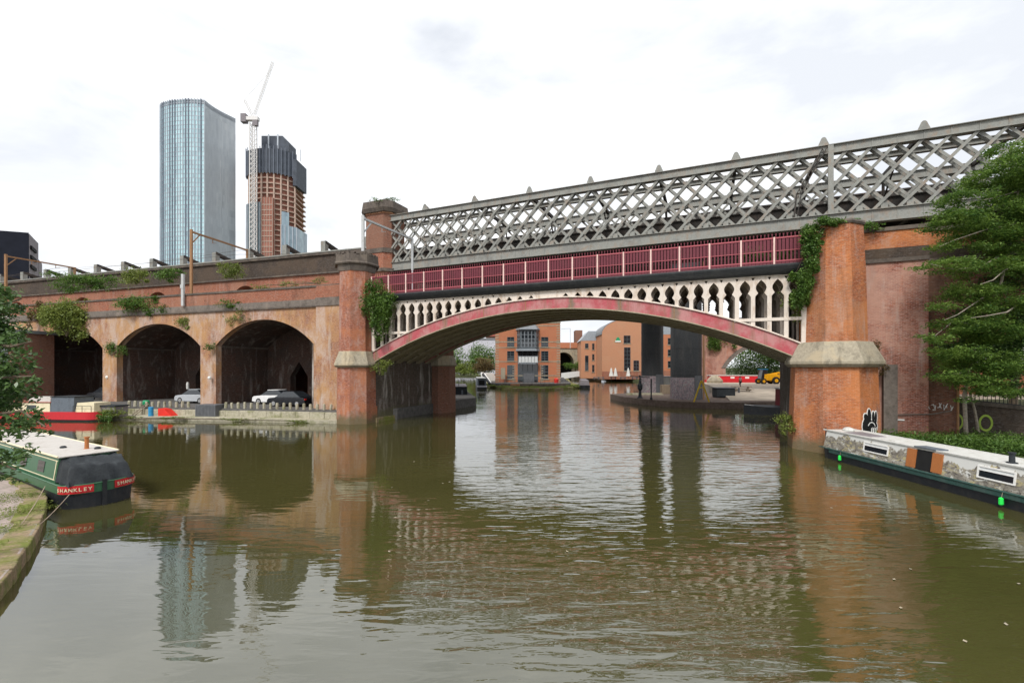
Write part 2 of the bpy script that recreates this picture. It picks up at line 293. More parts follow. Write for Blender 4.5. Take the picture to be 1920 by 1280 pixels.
# ------------------------------------------------------------------ mesh helpers
def tag(o, label=None, cat=None, group=None, kind=None):
    if label: o['label'] = label
    if cat: o['category'] = cat
    if group: o['group'] = group
    if kind: o['kind'] = kind
    return o
def empty(name, loc, label, cat, group=None, rz=0):
    o = bpy.data.objects.new(name, None); COL.objects.link(o); o.location = loc; o.rotation_euler = (0, 0, rz); o.empty_display_size = .3
    return tag(o, label, cat, group)
def wloc(o):
    v = Vector((0, 0, 0))
    while o is not None: v += o.location; o = o.parent
    return v
ID = lambda s, o, z: Vector((s, o, z))
def FR(P, d):
    d = Vector((d[0], d[1])).normalized(); n = Vector((-d[1], d[0]))
    if n.y < 0: n = -n
    def f(s, o, z): return Vector((P[0] + d.x * s + n.x * o, P[1] + d.y * s + n.y * o, z))
    f.d = d; f.n = n; return f
class MB:
    def __init__(s): s.v = []; s.f = []
    def add(s, vs, fs):
        k = len(s.v); s.v += [Vector(v) for v in vs]; s.f += [tuple(i + k for i in f) for f in fs]; return s
    def hexa(s, p): return s.add(p, [(0, 3, 2, 1), (4, 5, 6, 7), (0, 1, 5, 4), (1, 2, 6, 5), (2, 3, 7, 6), (3, 0, 4, 7)])
    def box(s, s0, s1, o0, o1, z0, z1, fr=ID):
        return s.hexa([fr(s0, o0, z0), fr(s1, o0, z0), fr(s1, o1, z0), fr(s0, o1, z0), fr(s0, o0, z1), fr(s1, o0, z1), fr(s1, o1, z1), fr(s0, o1, z1)])
    def bar(s, p, q, w, h=None, up=(0, 0, 1)):
        p, q = Vector(p), Vector(q); h = h or w; d = (q - p).normalized(); a = d.cross(Vector(up))
        if a.length < 1e-3: a = d.cross(Vector((1, 0, 0)))
        a.normalize(); b = a.cross(d).normalized(); a *= w / 2; b *= h / 2
        return s.hexa([p - a - b, p + a - b, p + a + b, p - a + b, q - a - b, q + a - b, q + a + b, q - a + b])
    def tube(s, pts, rad, seg=8, cap=True):
        pts = [Vector(p) for p in pts]; n = len(pts)
        if not hasattr(rad, '__len__'): rad = [rad] * n
        vs = []; prev = None
        for i, p in enumerate(pts):
            d = (pts[min(i + 1, n - 1)] - pts[max(i - 1, 0)]).normalized()
            a = d.cross(Vector((0, 0, 1)) if abs(d.z) < .95 else Vector((1, 0, 0))).normalized()
            if prev is not None and a.dot(prev) < 0: a = -a
            prev = a; b = d.cross(a)
            vs += [p + (a * math.cos(t) + b * math.sin(t)) * rad[i] for t in (2 * math.pi * k / seg for k in range(seg))]
        fs = [(i * seg + k, i * seg + (k + 1) % seg, (i + 1) * seg + (k + 1) % seg, (i + 1) * seg + k) for i in range(n - 1) for k in range(seg)]
        if cap: fs += [tuple(range(seg))[::-1], tuple((n - 1) * seg + k for k in range(seg))]
        return s.add(vs, fs)
    def lathe(s, c, prof, seg=16, rot=0., sx=1., sy=1., tilt=0.):
        vs = []
        for r, z in prof:
            for k in range(seg):
                t = 2 * math.pi * k / seg + rot; x = r * math.cos(t) * sx; y = r * math.sin(t) * sy
                vs.append((c[0] + x * math.cos(tilt) - y * math.sin(tilt), c[1] + x * math.sin(tilt) + y * math.cos(tilt), c[2] + z))
        n = len(prof)
        fs = [(i * seg + k, i * seg + (k + 1) % seg, (i + 1) * seg + (k + 1) % seg, (i + 1) * seg + k) for i in range(n - 1) for k in range(seg)]
        fs += [tuple(range(seg))[::-1], tuple((n - 1) * seg + k for k in range(seg))]
        return s.add(vs, fs)
    def plate(s, outer, o0, o1, fr=ID, holes=()):
        """outline in (s, z), with holes, given a thickness from o0 to o1"""
        loops = [list(outer)] + [list(h) for h in holes]; flat = [p for l in loops for p in l]
        tr = tessellate_polygon([[Vector((a, b, 0)) for a, b in l] for l in loops]); n = len(flat)
        vs = [fr(a, o0, b) for a, b in flat] + [fr(a, o1, b) for a, b in flat]
        fs = [tuple(t) for t in tr] + [tuple(i + n for i in reversed(t)) for t in tr]
        k = 0
        for l in loops:
            m = len(l)
            for i in range(m): a, b = k + i, k + (i + 1) % m; fs.append((a, b, b + n, a + n))
            k += m
        return s.add(vs, fs)
    def slab(s, poly, z0, z1):
        tr = tessellate_polygon([[Vector((a, b, 0)) for a, b in poly]]); n = len(poly)
        vs = [(a, b, z0) for a, b in poly] + [(a, b, z1) for a, b in poly]
        return s.add(vs, [tuple(t) for t in tr] + [tuple(i + n for i in t) for t in tr] + [(i, (i + 1) % n, (i + 1) % n + n, i + n) for i in range(n)])
    def build(s, name, mat, parent=None, smooth=False, bevel=0., label=None, loc=None):
        me = bpy.data.meshes.new(name)
        if parent is not None: off = wloc(parent)
        else:
            off = Vector(loc) if loc is not None else Vector((sum(v.x for v in s.v) / len(s.v), sum(v.y for v in s.v) / len(s.v), min(v.z for v in s.v)))
        me.from_pydata([v - off for v in s.v], [], s.f); me.validate()
        b = bmesh.new(); b.from_mesh(me); bmesh.ops.recalc_face_normals(b, faces=b.faces); b.to_mesh(me); b.free()
        me.materials.append(MATS[mat])
        o = bpy.data.objects.new(name, me); COL.objects.link(o)
        if parent is not None: o.parent = parent
        else: o.location = off
        if smooth:
            for p in me.polygons: p.use_smooth = True
            try: me.set_sharp_from_angle(angle=R(40))
            except Exception: pass
        if bevel:
            m = o.modifiers.new('bevel', 'BEVEL'); m.width = bevel; m.segments = 2; m.limit_method = 'ANGLE'
        if label: o['label'] = label
        return o
def B(*a, fr=ID): return MB().box(*a, fr=fr)
def kids(o): return [c for c in bpy.data.objects if c.parent == o]
def copy_tree(o, loc=None, rz=None, label=None, parent=None):
    def rec(x, par):
        c = x.copy(); COL.objects.link(c)
        if par is not None: c.parent = par
        for k in KID.get(x, ()): rec(k, c)
        return c
    KID = {}
    for c in bpy.data.objects:
        if c.parent: KID.setdefault(c.parent, []).append(c)
    r = rec(o, parent)
    if loc is not None: r.location = loc
    if rz is not None: r.rotation_euler = (0, 0, rz)
    if label: r['label'] = label
    return r
def text(body, size, mat, parent, M, name='lettering', ext=.004, wide=1.):
    cu = bpy.data.curves.new(name, 'FONT'); cu.body = body; cu.size = size; cu.extrude = ext; cu.align_x = 'CENTER'; cu.align_y = 'CENTER'; cu.offset = size * .015
    t = bpy.data.objects.new(name, cu); COL.objects.link(t); dg = bpy.context.evaluated_depsgraph_get(); me = bpy.data.meshes.new_from_object(t.evaluated_get(dg))
    bpy.data.objects.remove(t)
    off = wloc(parent); me.transform(Matrix.Diagonal((wide, 1, 1, 1))); me.transform(M); me.transform(Matrix.Translation(-off))
    me.materials.clear(); me.materials.append(MATS[mat]); o = bpy.data.objects.new(name, me); COL.objects.link(o); o.parent = parent; return o
def arc(c, h, rise, spring, n=24):
    r = (h * h + rise * rise) / (2 * rise); zc = spring + rise - r; a = math.asin(min(1, h / r))
    if rise > h: a = math.pi - a
    return [(c + r * math.sin(t), zc + r * math.cos(t)) for t in (-a + 2 * a * i / n for i in range(n + 1))]

# leaves: many small separate faces gathered in clumps inside ellipsoids
def leaves(name, blobs, count, size, mat, parent=None, seed=1, flat=.5, clump=.28, nclump=22, aspect=.5, droop=0.):
    rng = np.random.default_rng(seed); cs = []; ws = []
    for b in blobs:
        c, r = np.array(b[0]), np.array(b[1]); wt = (b[2] if len(b) > 2 else r[0] * r[1] * r[2])
        for _ in range(nclump):
            d = rng.normal(size=3); d /= np.linalg.norm(d); k = rng.uniform(.25, 1) ** .45
            cs.append((c + d * r * k, r)); ws.append(wt * rng.uniform(.4, 1.6))
    ws = np.array(ws); ws /= ws.sum(); idx = rng.choice(len(cs), size=count, p=ws)
    C = np.array([x[0] for x in cs])[idx]; Rr = np.array([x[1] for x in cs])[idx]
    P = C + rng.normal(size=(count, 3)) * Rr * clump
    nz = rng.normal(size=(count, 3)); nz[:, 2] = np.abs(nz[:, 2]) + flat * 2; nz /= np.linalg.norm(nz, axis=1)[:, None]
    t = rng.normal(size=(count, 3)); t[:, 2] -= droop; t -= (t * nz).sum(1)[:, None] * nz; t /= np.linalg.norm(t, axis=1)[:, None]
    bt = np.cross(nz, t); L = size * rng.uniform(.6, 1.3, size=(count, 1)); W = L * aspect
    fold = nz * L * .12
    V = np.stack([P - t * L * .5, P + bt * W * .5 + fold, P + t * L * .5, P - bt * W * .5 + fold], 1).reshape(-1, 3)
    off = np.array(wloc(parent)) if parent is not None else np.array([C[:, 0].mean(), C[:, 1].mean(), P[:, 2].min()])
    V = V - off
    me = bpy.data.meshes.new(name); n = count
    me.vertices.add(n * 4); me.vertices.foreach_set('co', V.astype(np.float32).ravel())
    me.loops.add(n * 4); me.loops.foreach_set('vertex_index', np.arange(n * 4, dtype=np.int32))
    me.polygons.add(n); me.polygons.foreach_set('loop_start', np.arange(0, n * 4, 4, dtype=np.int32)); me.polygons.foreach_set('loop_total', np.full(n, 4, dtype=np.int32))
    me.update(calc_edges=True); me.validate(); me.materials.append(MATS[mat])
    o = bpy.data.objects.new(name, me); COL.objects.link(o)
    if parent is not None: o.parent = parent
    else: o.location = Vector(off)
    return o
rnd = random.Random(5)

# ================================================================== FRAMES of the place (metres; z = 0 is the water)
BR = FR((-12.0, 39.4), (.919, -.393))        # iron arch bridge: s along the near face from its left springing, o away from the camera
LT = FR((-8.27, 48.13), (.919, -.393))       # lattice railway bridge behind it
VI = FR((-17.7, 42.0), (-.952, .306))        # brick viaduct, s runs left
RV = FR((-16.1, 51.0), (-.952, .306))        # higher viaduct behind
W8 = 8.0

# ================================================================== SETTING
def struct(name, mb, mat, smooth=False): return tag(mb.build(name, mat, smooth=smooth, loc=(0, 0, 0)), kind='structure')
struct('canal_water', MB().add([(-2500, -60, 0), (2500, -60, 0), (2500, 3000, 0), (-2500, 3000, 0)], [(0, 1, 2, 3)]), 'canal_water')
RW0, RW1 = Vector((-37.5, 43.9)), Vector((-15.1, 39.97))      # low wall with bollards on the left quay
struct('quay', MB().slab([(-75, 46.5), (-37.5, 41.6), (-27.4, 40.6), (-15.3, 38.7), (-14.6, 38.6), (-14.6, 40.2), (-37.5, 44.1), (-75, 50)], -1, .28), 'stone_quay')
struct('yard_ground', MB().slab([(-120, 54), (-75, 49.9), (-37.5, 44.0), (-15.1, 40.05), (-14.5, 41), (-10.6, 42), (-4.5, 57), (-12, 100), (-30, 170), (-120, 170)], -1, .98), 'asphalt')
lb = [(-60, 25), (-30, 22), (-20.5, 19.0), (-18.0, 17.2), (-15.9, 15.5), (-14.2, 13.7), (-13.1, 12.5), (-12.35, 11.6), (-11.7, 10.8), (-11.05, 10.0), (-10.55, 9.3), (-10.25, 8.4), (-10.3, 7.2), (-10.8, 5), (-12, -8), (-60, -8)]
struct('towpath', MB().slab(lb, -1, .36), 'cobbles')
far = MB().slab([(-2400, 236), (-60, 236), (-34, 232), (-16, 226), (-9.5, 200), (-9.5, 235), (16, 240), (33, 262), (60, 200), (300, 170), (2400, 400), (2400, 2900), (-2400, 2900)], -1, .8)
far = MB().slab([(-2400, 240), (-300, 232), (-9, 228), (20, 235), (36, 235), (38, 200), (36.5, 178), (35.2, 160), (40, 150), (49, 146.5), (62, 142), (64, 105), (300, 105), (2400, 300), (2400, 2900), (-2400, 2900)], -1, .8)
struct('far_ground', far, 'ground_far')
struct('right_bank', MB().slab([(20.3, 30), (20.0, 24.5), (19.75, 20), (19.6, -8), (90, -8), (140, 30), (140, 62), (40, 62), (24, 36)], -1, .8), 'ground_far')
isl = [(-7.2, 128), (-6.2, 118), (-4.4, 107), (-2.2, 99), (.8, 94.6), (4.5, 93.0), (8.6, 94.4), (12.8, 99), (15.6, 106), (16.6, 116), (17.5, 135), (22, 180), (24, 226), (-12, 226), (-9, 170)]
struct('island', MB().slab(isl, -1, .45), 'kerb_mossy')
isl2 = [(x * .93 + .3, y + 1.6 + (128 - y) * .05) if y < 130 else (x, y) for x, y in isl]
struct('island_terrace', MB().slab([(-5.6, 112), (-4.6, 106), (-1.6, 102), (4.4, 99.4), (10.6, 101.8), (13.8, 107), (14.8, 118), (16, 135), (20, 180), (22, 224), (-11, 224), (-8, 170), (-6.2, 125)], .46, 1.05), 'asphalt')
plat = [(14.9, 69), (15.2, 63), (16.6, 58.2), (19, 54.6), (22, 52.8), (26, 52.4), (30.5, 53.6), (40, 56), (66, 60), (66, 72), (22.5, 72), (18, 71.5)]
struct('paved_point', MB().slab(plat, -1, .72), 'brick_dust')
gr = MB()
for x0, x1, x2, y0, y1, z0, z1 in ((26.5, 90, 31.0, 55.2, 68, .70, 1.5), (31.0, 90, 41, 68, 99, 1.5, 1.55)):
    gr.hexa([(x0, y0, -1), (x1, y0, -1), (x1, y1, -1), (x2, y1, -1), (x0, y0, z0), (x1, y0, z0), (x1, y1, z1), (x2, y1, z1)])
struct('boatyard_ground', gr, 'yard_sand')
tag(leaves('moss_and_weeds', [((x, y, .5), (1.6, 1.1, .22)) for x, y in ((-5.2, 112), (-3.8, 105), (-1.6, 99.6), (1.5, 96.4), (4.4, 95.4), (7.6, 96.2), (10.6, 98.4), (13.2, 102.6), (15, 108))], 9000, .22, 'leaf_yellow', seed=31, flat=.3), kind='stuff')
tag(leaves('grass', [((20.6 + i * .42, 24.2 - i * .5, .95), (.9, .9, .42)) for i in range(9)] + [((24.5, 23.5, 1.0), (2.2, 1.3, .35)), ((27, 21, .9), (2.6, 1.5, .15))], 15000, .17, 'leaf_mid', seed=32, flat=.1, aspect=.3), kind='stuff')
tag(leaves('towpath_grass', [((-15.0, 13.9, .40), (.6, .7, .1)), ((-13.7, 12.3, .40), (.4, .6, .08)), ((-12.8, 11.1, .40), (.3, .5, .05)), ((-16.8, 15.4, .40), (.7, .6, .12))], 3800, .055, 'leaf_yellow', seed=33, flat=.2, aspect=.35), kind='stuff')

# kerb stones of the towpath: one continuous edging of big worn setts
kb = MB(); L_ = lb[2:14]; segs = []
for a, b in zip(L_[:-1], L_[1:]):
    a, b = Vector(a), Vector(b); n_ = max(1, round((b - a).length / .62))
    for i in range(n_): segs.append((a + (b - a) * (i / n_), a + (b - a) * ((i + 1) / n_)))
for a, b in segs:
    d = (b - a).normalized(); n_ = Vector((-d.y, d.x)); n_ = n_ if n_.x > 0 else -n_
    g = .012; h = .42 + rnd.uniform(-.02, .02); iw = .52 + rnd.uniform(-.06, .06); ow = .07 + rnd.uniform(-.02, .02)
    p = [a + d * g - n_ * iw, b - d * g - n_ * iw, b - d * g + n_ * ow, a + d * g + n_ * ow]
    kb.hexa([(*q, -.3) for q in p] + [(p[0].x, p[0].y, h), (p[1].x, p[1].y, h), (p[2].x, p[2].y, h - .05), (p[3].x, p[3].y, h - .05)])
k = kb.build('kerb_stones', 'kerb_mossy', bevel=.03); tag(k, kind='structure')

# ================================================================== IRON ARCH BRIDGE
RR = (15.9 ** 2 + 3.71 ** 2) / (2 * 3.71)
def zt(s): return 9.86 - RR + math.sqrt(RR * RR - (s - 15.9) ** 2)
RB = (15.9 ** 2 + 3.85 ** 2) / (2 * 3.85)
def zb(s): return 9.06 - RB + math.sqrt(RB * RB - (s - 15.9) ** 2)
S31 = [31.8 * i / 60 for i in range(61)]
bridge = empty('iron_arch_bridge', BR(15.9, 4, 0), 'low iron arch bridge with red arch rib and cream pointed colonnades between two brick piers', 'bridge')
def strip(mb, f0, f1, o0, o1, fr=BR, ss=S31): return mb.plate([(s, f0(s)) for s in ss] + [(s, f1(s)) for s in reversed(ss)], o0, o1, fr)
NR = 6
for i in range(NR):
    o = i * (W8 - .12) / (NR - 1); m = 'red_paint_joints' if i in (0, NR - 1) else 'soffit_paint'
    r_ = strip(MB(), zb, lambda s: zt(s) - .05, o, o + .12).build('arch_rib', m, bridge, label='red arch rib on the side facing the basin' if i == 0 else None)
    strip(MB(), lambda s: zt(s) - .05, zt, o - .10, o + .3).build('top_flange', 'cream_paint' if i == 0 else 'soffit_paint', r_)
    strip(MB(), lambda s: zb(s) - .07, lambda s: zb(s) + .0, o - .05, o + .62).build('bottom_flange', 'soffit_paint', r_)
    if i == 0:
        for s in [0.25 + 3.475 * j for j in range(10)]: MB().plate([(s - .02, zb(s) + .01), (s + .02, zb(s) + .01), (s + .02, zt(s) - .06), (s - .02, zt(s) - .06)], o - .02, o - .003, BR).build('rib_joint', 'rust_brown', r_)
strip(MB(), lambda s: zb(s) + .16, lambda s: zb(s) + .22, .15, W8 - .05).build('soffit_plates', 'soffit_paint', bridge)
cb = MB()
for s in [1.6 + 2.86 * j for j in range(11)]: cb.box(s - .05, s + .05, .15, W8 - .05, zb(s) - .0, zb(s) + .17, fr=BR)
cb.build('cross_bracing', 'soffit_paint', bridge)
NB_ = 36; bw = 31.8 / NB_
def hw(z):
    if z < 9.12: return .325
    if z < 9.32: return .325 - .165 * (z - 9.12) / .2
    u = (z - 9.32) / .80
    return .16 + .135 * math.sin(min(1, u / .42) * math.pi / 2) if u < .42 else max(0, .295 * (1 - ((u - .42) / .58) ** 1.7))
holes = []
for i in range(NB_):
    c = (i + .5) * bw; zl = zt(c - .33) + .05; zr = zt(c + .33) + .05; lo = max(zl, zr)
    if lo > 9.9: continue
    def side(z0, sg):
        z0 = max(z0, zt(c + sg * hw(z0)) + .05)
        zs = [z0] + [z for z in (9.12, 9.22, 9.32, 9.42, 9.54, 9.66, 9.78, 9.88, 9.97, 10.05) if z > z0 + .04]
        return [(c + sg * hw(z), z) for z in zs]
    holes.append(side(zl, -1) + [(c, 10.12)] + side(zr, 1)[::-1])
for i in range(NB_ + 1):
    c = i * bw
    if zt(min(31.8, max(0, c))) < 9.68 and 0 < i < NB_: holes.append([(c - .10, 10.27), (c + .10, 10.27), (c, 10.08)])
sp0 = None
for i in range(NR):
    o = i * (W8 - .12) / (NR - 1)
    if sp0 is None:
        sp0 = MB().plate([(s, zt(s) + .002) for s in S31] + [(31.8, 10.36), (0, 10.36)], o, o + .13, BR, holes).build('spandrel_colonnade', 'cream_paint', bridge)
        for a, b in ((0, 31.8), ):
            xs = next(s for s in S31 if zt(s) > 7.62); m_ = MB()
            m_.box(0.02, xs, -.03, .15, 7.60, 7.79, fr=BR); m_.box(31.8 - xs, 31.78, -.03, .15, 7.60, 7.79, fr=BR)
            m_.box(-.16, .10, -.04, .2, 6.2, 10.34, fr=BR); m_.box(31.7, 31.96, -.04, .2, 6.2, 10.34, fr=BR)
            m_.box(0, 31.8, -.05, -.003, 10.28, 10.355, fr=BR)
            m_.build('middle_rail', 'cream_paint', sp0)
        src = sp0
    else:
        c = sp0.copy(); COL.objects.link(c); c.parent = bridge; v = BR.n * o; c.location = (v.x, v.y, 0)
prof = [(.12, 10.93), (-.44, 10.93), (-.47, 10.88), (-.47, 10.80), (-.40, 10.62), (-.30, 10.48), (-.22, 10.38), (.12, 10.37)]
sw = lambda a, o, b: BR(o, a, b)
MB().plate(prof, -.5, 32.3, sw).build('edge_beam', 'black_paint', bridge)
MB().box(-.5, 32.3, .13, W8 + .2, 10.4, 11.0, fr=BR).build('deck', 'truss_dark', bridge)
def railing(o, parent, lab=None):
    m_ = MB().box(-.1, 32.1, o - .05, o + .05, 12.47, 12.55, fr=BR).box(-.1, 32.1, o - .04, o + .04, 11.10, 11.17, fr=BR).box(-.1, 32.1, o - .03, o + .03, 11.72, 11.76, fr=BR)
    rl = m_.build('parapet_railing', 'rail_pink', parent, label=lab); pt = 1.775; n_ = 9; g = pt / n_; first = None
    for k in range(18):
        s0 = .07 + k * pt
        if first is None:
            m_ = MB(); f_ = MB()
            for j in range(n_):
                c = s0 + (j + .5) * g
                m_.box(c - .078, c + .078, o - .018, o + .018, 11.765, 12.465, fr=BR); m_.box(c - .045, c + .045, o - .015, o + .015, 11.175, 11.715, fr=BR)
                m_.box(c - .09, c + .09, o - .02, o + .02, 10.94, 11.095, fr=BR)
                m_.box(c - .022, c + .022, o - .02, o + .02, 12.55, 12.70, fr=BR)
                m_.box(c - .04, c + .04, o - .03, o + .03, 12.70, 12.77, fr=BR)
            first = m_.build('railing_panel', 'rail_red', rl); fp = MB().box(s0 - .045, s0 + .045, o - .10, o + .0, 10.94, 12.56, fr=BR).build('railing_post', 'post_cream', rl)
        else:
            for q in (first, fp):
                c = q.copy(); COL.objects.link(c); c.parent = rl; v = BR.d * (k * pt); c.location = q.location + Vector((v.x, v.y, 0))
    c = fp.copy(); COL.objects.link(c); c.parent = rl; v = BR.d * (18 * pt); c.location = fp.location + Vector((v.x, v.y, 0))
railing(-.25, bridge)
MB().box(-.5, 32.3, W8 + .1, W8 + .22, 10.9, 12.4, fr=BR).box(-.5, 32.3, W8 + .05, W8 + .3, 12.4, 12.5, fr=BR).build('dark_backing_plate', 'truss_dark', bridge)  # dark plate added behind the railing so its gaps look dark

# abutments
for nm, s0, s1, lab in (('l', -7.5, -.02, 'dark stained brick abutment under the left end of the iron arch'), ('r', 31.82, 33.9, 'dark brick abutment under the right end of the iron arch')):
    e = empty('bridge_abutment', BR((s0 + s1) / 2, 5, 0), lab, 'abutment')
    MB().box(s0, s1, .35, 9.6, -1, 10.35, fr=BR).build('abutment_wall', 'brick_abutment', e)
    MB().box(s1 - .02 if nm == 'l' else s0 - .12, s1 + .14 if nm == 'l' else s0 + .02, .3, 9.6, -1, .38, fr=BR).build('plinth', 'kerb_mossy', e)

angd = math.atan2(BR.d.y, BR.d.x) + math.pi / 8
def octo(c, prof): return MB().lathe((c[0], c[1], 0), [(r / math.cos(math.pi / 8), z) for r, z in prof], 8, angd)
def pier(c, label, prof, mats):
    e = empty('bridge_pier', (c[0], c[1], 0), label, 'pier')
    octo(c, prof['base']).build('pier_base', mats[0], e)
    octo(c, prof['skirt']).build('stone_skirt', 'sandstone', e)
    sh = octo(c, prof['shaft']).build('shaft', mats[1], e)
    if 'cap' in prof: octo(c, prof['cap']).build('cap', 'stone_dark', e)
    if 'mould' in prof: octo(c, prof['mould']).build('moulding', 'stone_band', e)
    return e
CL = (-13.6, 39.9); CR = (18.95, 26.95)
pl = pier(CL, 'slimmer octagonal orange brick pier with a dark cap, at the left end of the arch', dict(
    base=[(1.70, -1), (1.66, .5), (1.60, 4.93)], skirt=[(1.72, 4.78), (1.88, 4.94), (1.88, 5.06), (1.62, 5.75), (1.49, 6.15)],
    shaft=[(1.47, 6.14), (1.42, 13.0)], mould=[(1.47, 12.98), (1.56, 13.2), (1.60, 13.5)], cap=[(1.78, 13.49), (1.84, 13.6), (1.76, 13.75), (1.72, 14.35)]), ('brick_red', 'brick_red'))
m_ = MB()
for k in range(26):
    t = 2 * math.pi * k / 26; m_.add([], []); c = Vector((CL[0] + 1.66 * math.cos(t), CL[1] + 1.66 * math.sin(t), 0)); d = Vector((math.cos(t), math.sin(t), 0)); q = Vector((-d.y, d.x, 0))
    m_.hexa([c + q * -.13 + d * -.12 + Vector((0, 0, 14.34)), c + q * .13 + d * -.12 + Vector((0, 0, 14.34)), c + q * .13 + d * .12 + Vector((0, 0, 14.34)), c + q * -.13 + d * .12 + Vector((0, 0, 14.34)),
             c + q * -.13 + d * -.12 + Vector((0, 0, 14.5)), c + q * .13 + d * -.12 + Vector((0, 0, 14.5)), c + q * .13 + d * .12 + Vector((0, 0, 14.5)), c + q * -.13 + d * .12 + Vector((0, 0, 14.5))])
m_.build('cap_blocks', 'stone_dark', pl)
pr = pier(CR, 'broad octagonal orange brick pier with ivy and graffiti at the right end of the arch', dict(
    base=[(2.20, -1), (2.12, .6), (1.98, 4.95)], skirt=[(2.12, 4.8), (2.30, 4.98), (2.30, 5.12), (1.78, 6.22), (1.60, 6.26)],
    shaft=[(1.57, 6.24), (1.50, 10.0), (1.38, 12.9)], cap=[(1.44, 12.89), (1.48, 13.0), (1.42, 13.12)]), ('brick_orange', 'brick_orange'))
c_ = BR(.15, 10.6, 0)
pier((c_.x, c_.y), 'brown brick pier at the far side of the iron arch above the black moored boat', dict(
    base=[(1.5, -1), (1.45, 4.9)], skirt=[(1.5, 4.88), (1.65, 5.0), (1.35, 6.0)], shaft=[(1.3, 5.99), (1.25, 13)]), ('brick_brown', 'brick_brown'))

# graffiti on the right-hand facet of the right pier: a black hand outlined in white
def facet_frame(c, hwid, k):
    """frame on facet k (0 = facing the camera, +1 = next facet to the right); s to the right"""
    th = math.atan2(-BR.n.y, -BR.n.x) + k * math.pi / 4; nn = Vector((math.cos(th), math.sin(th))); tt = Vector((-nn.y, nn.x))
    def f(s, o, z): h = hwid(z); return Vector((c[0] + nn.x * (h - o) + tt.x * s, c[1] + nn.y * (h - o) + tt.y * s, z))
    return f
ff = facet_frame(CR, lambda z: 2.12 - (z - .6) * .0322, 1)
def ell(cx, cz, a, b, rot=0, n=14, t0=0, t1=2 * math.pi):
    return [(cx + a * math.cos(t) * math.cos(rot) - b * math.sin(t) * math.sin(rot), cz + a * math.cos(t) * math.sin(rot) + b * math.sin(t) * math.cos(rot)) for t in (t0 + (t1 - t0) * i / n for i in range(n))]
shapes = [(-.30, 1.55, .44, .52, 0), (-.42, 2.06, .17, .20, .5), (-.12, 2.15, .15, .36, .06), (.20, 2.0, .11, .36, -.05), (.42, 2.0, .10, .36, -.1), (.16, 1.52, .36, .34, 0)]
a_, b_, c3 = MB(), MB(), MB()
for i, (x, z, a, b, r) in enumerate(shapes):
    a_.plate(ell(x, z, a + .06, b + .06, r), -.012 - i * .0012, -.001, ff); b_.plate(ell(x, z, a, b, r), -.022 - i * .0012, -.0135 - i * .001, ff)
c3.plate(ell(.02, 1.45, .34, .34, 0, 20, .3, 2.8) + ell(.02, 1.45, .29, .29, 0, 20, .3, 2.8)[::-1], -.036, -.03, ff)
for x in (-.05, .12, .3): c3.plate([(x, 1.15), (x + .09, 1.2), (x + .13, 1.5), (x + .02, 1.42)], -.036, -.03, ff)
g = a_.build('graffiti_hand', 'white_paint', pr, label='black cartoon hand outlined in white sprayed low on the pier'); b_.build('hand_fill', 'graffiti_black', g); c3.build('hand_lines', 'white_paint', g)

# ================================================================== WALL RIGHT OF THE PIER
def wall(name, label, s0, s1, o, depth, zs, mat, top=12.95, outline=None, fr=BR):
    e = empty(name, fr((s0 + s1) / 2, o, 0), label, 'wall')
    if outline is None: MB().box(s0, s1, o, o + depth, -.5, 11.69, fr=fr).build('brick_face', mat, e)
    else: MB().plate(outline, o, o + depth, fr).build('brick_face', mat, e)
    MB().box(s0 - .03, s1 + .03, o - .10, o + depth, 10.90, 11.12, fr=fr).build('string_course', 'stone_dark', e)
    MB().box(s0 - .01, s1 + .01, o - .035, o + depth, 11.123, 11.72, fr=fr).build('dark_band', 'brick_soot', e)
    MB().box(s0, s1, o - .002, o + depth - .003, 11.723, top - .22, fr=fr).build('parapet', 'brick_orange', e)
    MB().box(s0 - .06, s1 + .06, o - .08, o + depth + .02, top - .217, top, fr=fr).build('coping', 'stone_dark', e)
    return e
w1 = wall('brick_wall', 'tall pinkish brick wall with a dark band, just right of the broad orange pier', 34.0, 38.1, 1.5, 3, None, 'brick_pink')
MB().box(35.95, 36.6, 1.15, 1.498, -.4, 4.95, fr=BR).build('pilaster', 'stone_band', w1)
MB().tube([BR(36.6, 1.42, 2.05), BR(38.2, 1.42, 2.15), BR(39.4, 2.30, 2.3)], .035, 6).build('cable_pipe', 'stone_band', w1)
MB().box(36.62, 37.0, 1.44, 1.497, 1.72, 1.80, fr=BR).build('notice_strip', 'white_paint', w1)
ol = [(38.12, -.5), (39.8, -.5)] + [(a, b) for a, b in [(39.8, .8)] + arc(46.2, 6.4, 3.6, 5.0) + [(52.6, .8)]] + [(52.6, -.5), (62, -.5), (62, 11.69), (38.12, 11.69)]
w2 = wall('brick_wall', 'set-back sooty brick wall with a dark archway behind the overhanging tree', 38.12, 62, 2.5, 8, None, 'brick_brown', outline=ol)
tg = MB(); p0 = None
for s0, zz in ((38.35, 2.5), (38.62, 2.5), (38.9, 2.5), (39.15, 2.5), (39.4, 2.48)):
    pts = [BR(s0 + dx, 2.47, zz + dz) for dx, dz in [(rnd.uniform(-.1, .16), rnd.uniform(-.22, .22)) for _ in range(7)]]
    tg.tube(pts, .022, 4)
tg.build('graffiti_tag', 'white_paint', w2, label='white scrawled tag')
MB().tube([BR(39.72, 2.38, .8), BR(39.72, 2.38, 8)], .06, 8).build('drainpipe', 'rust_brown', w2)

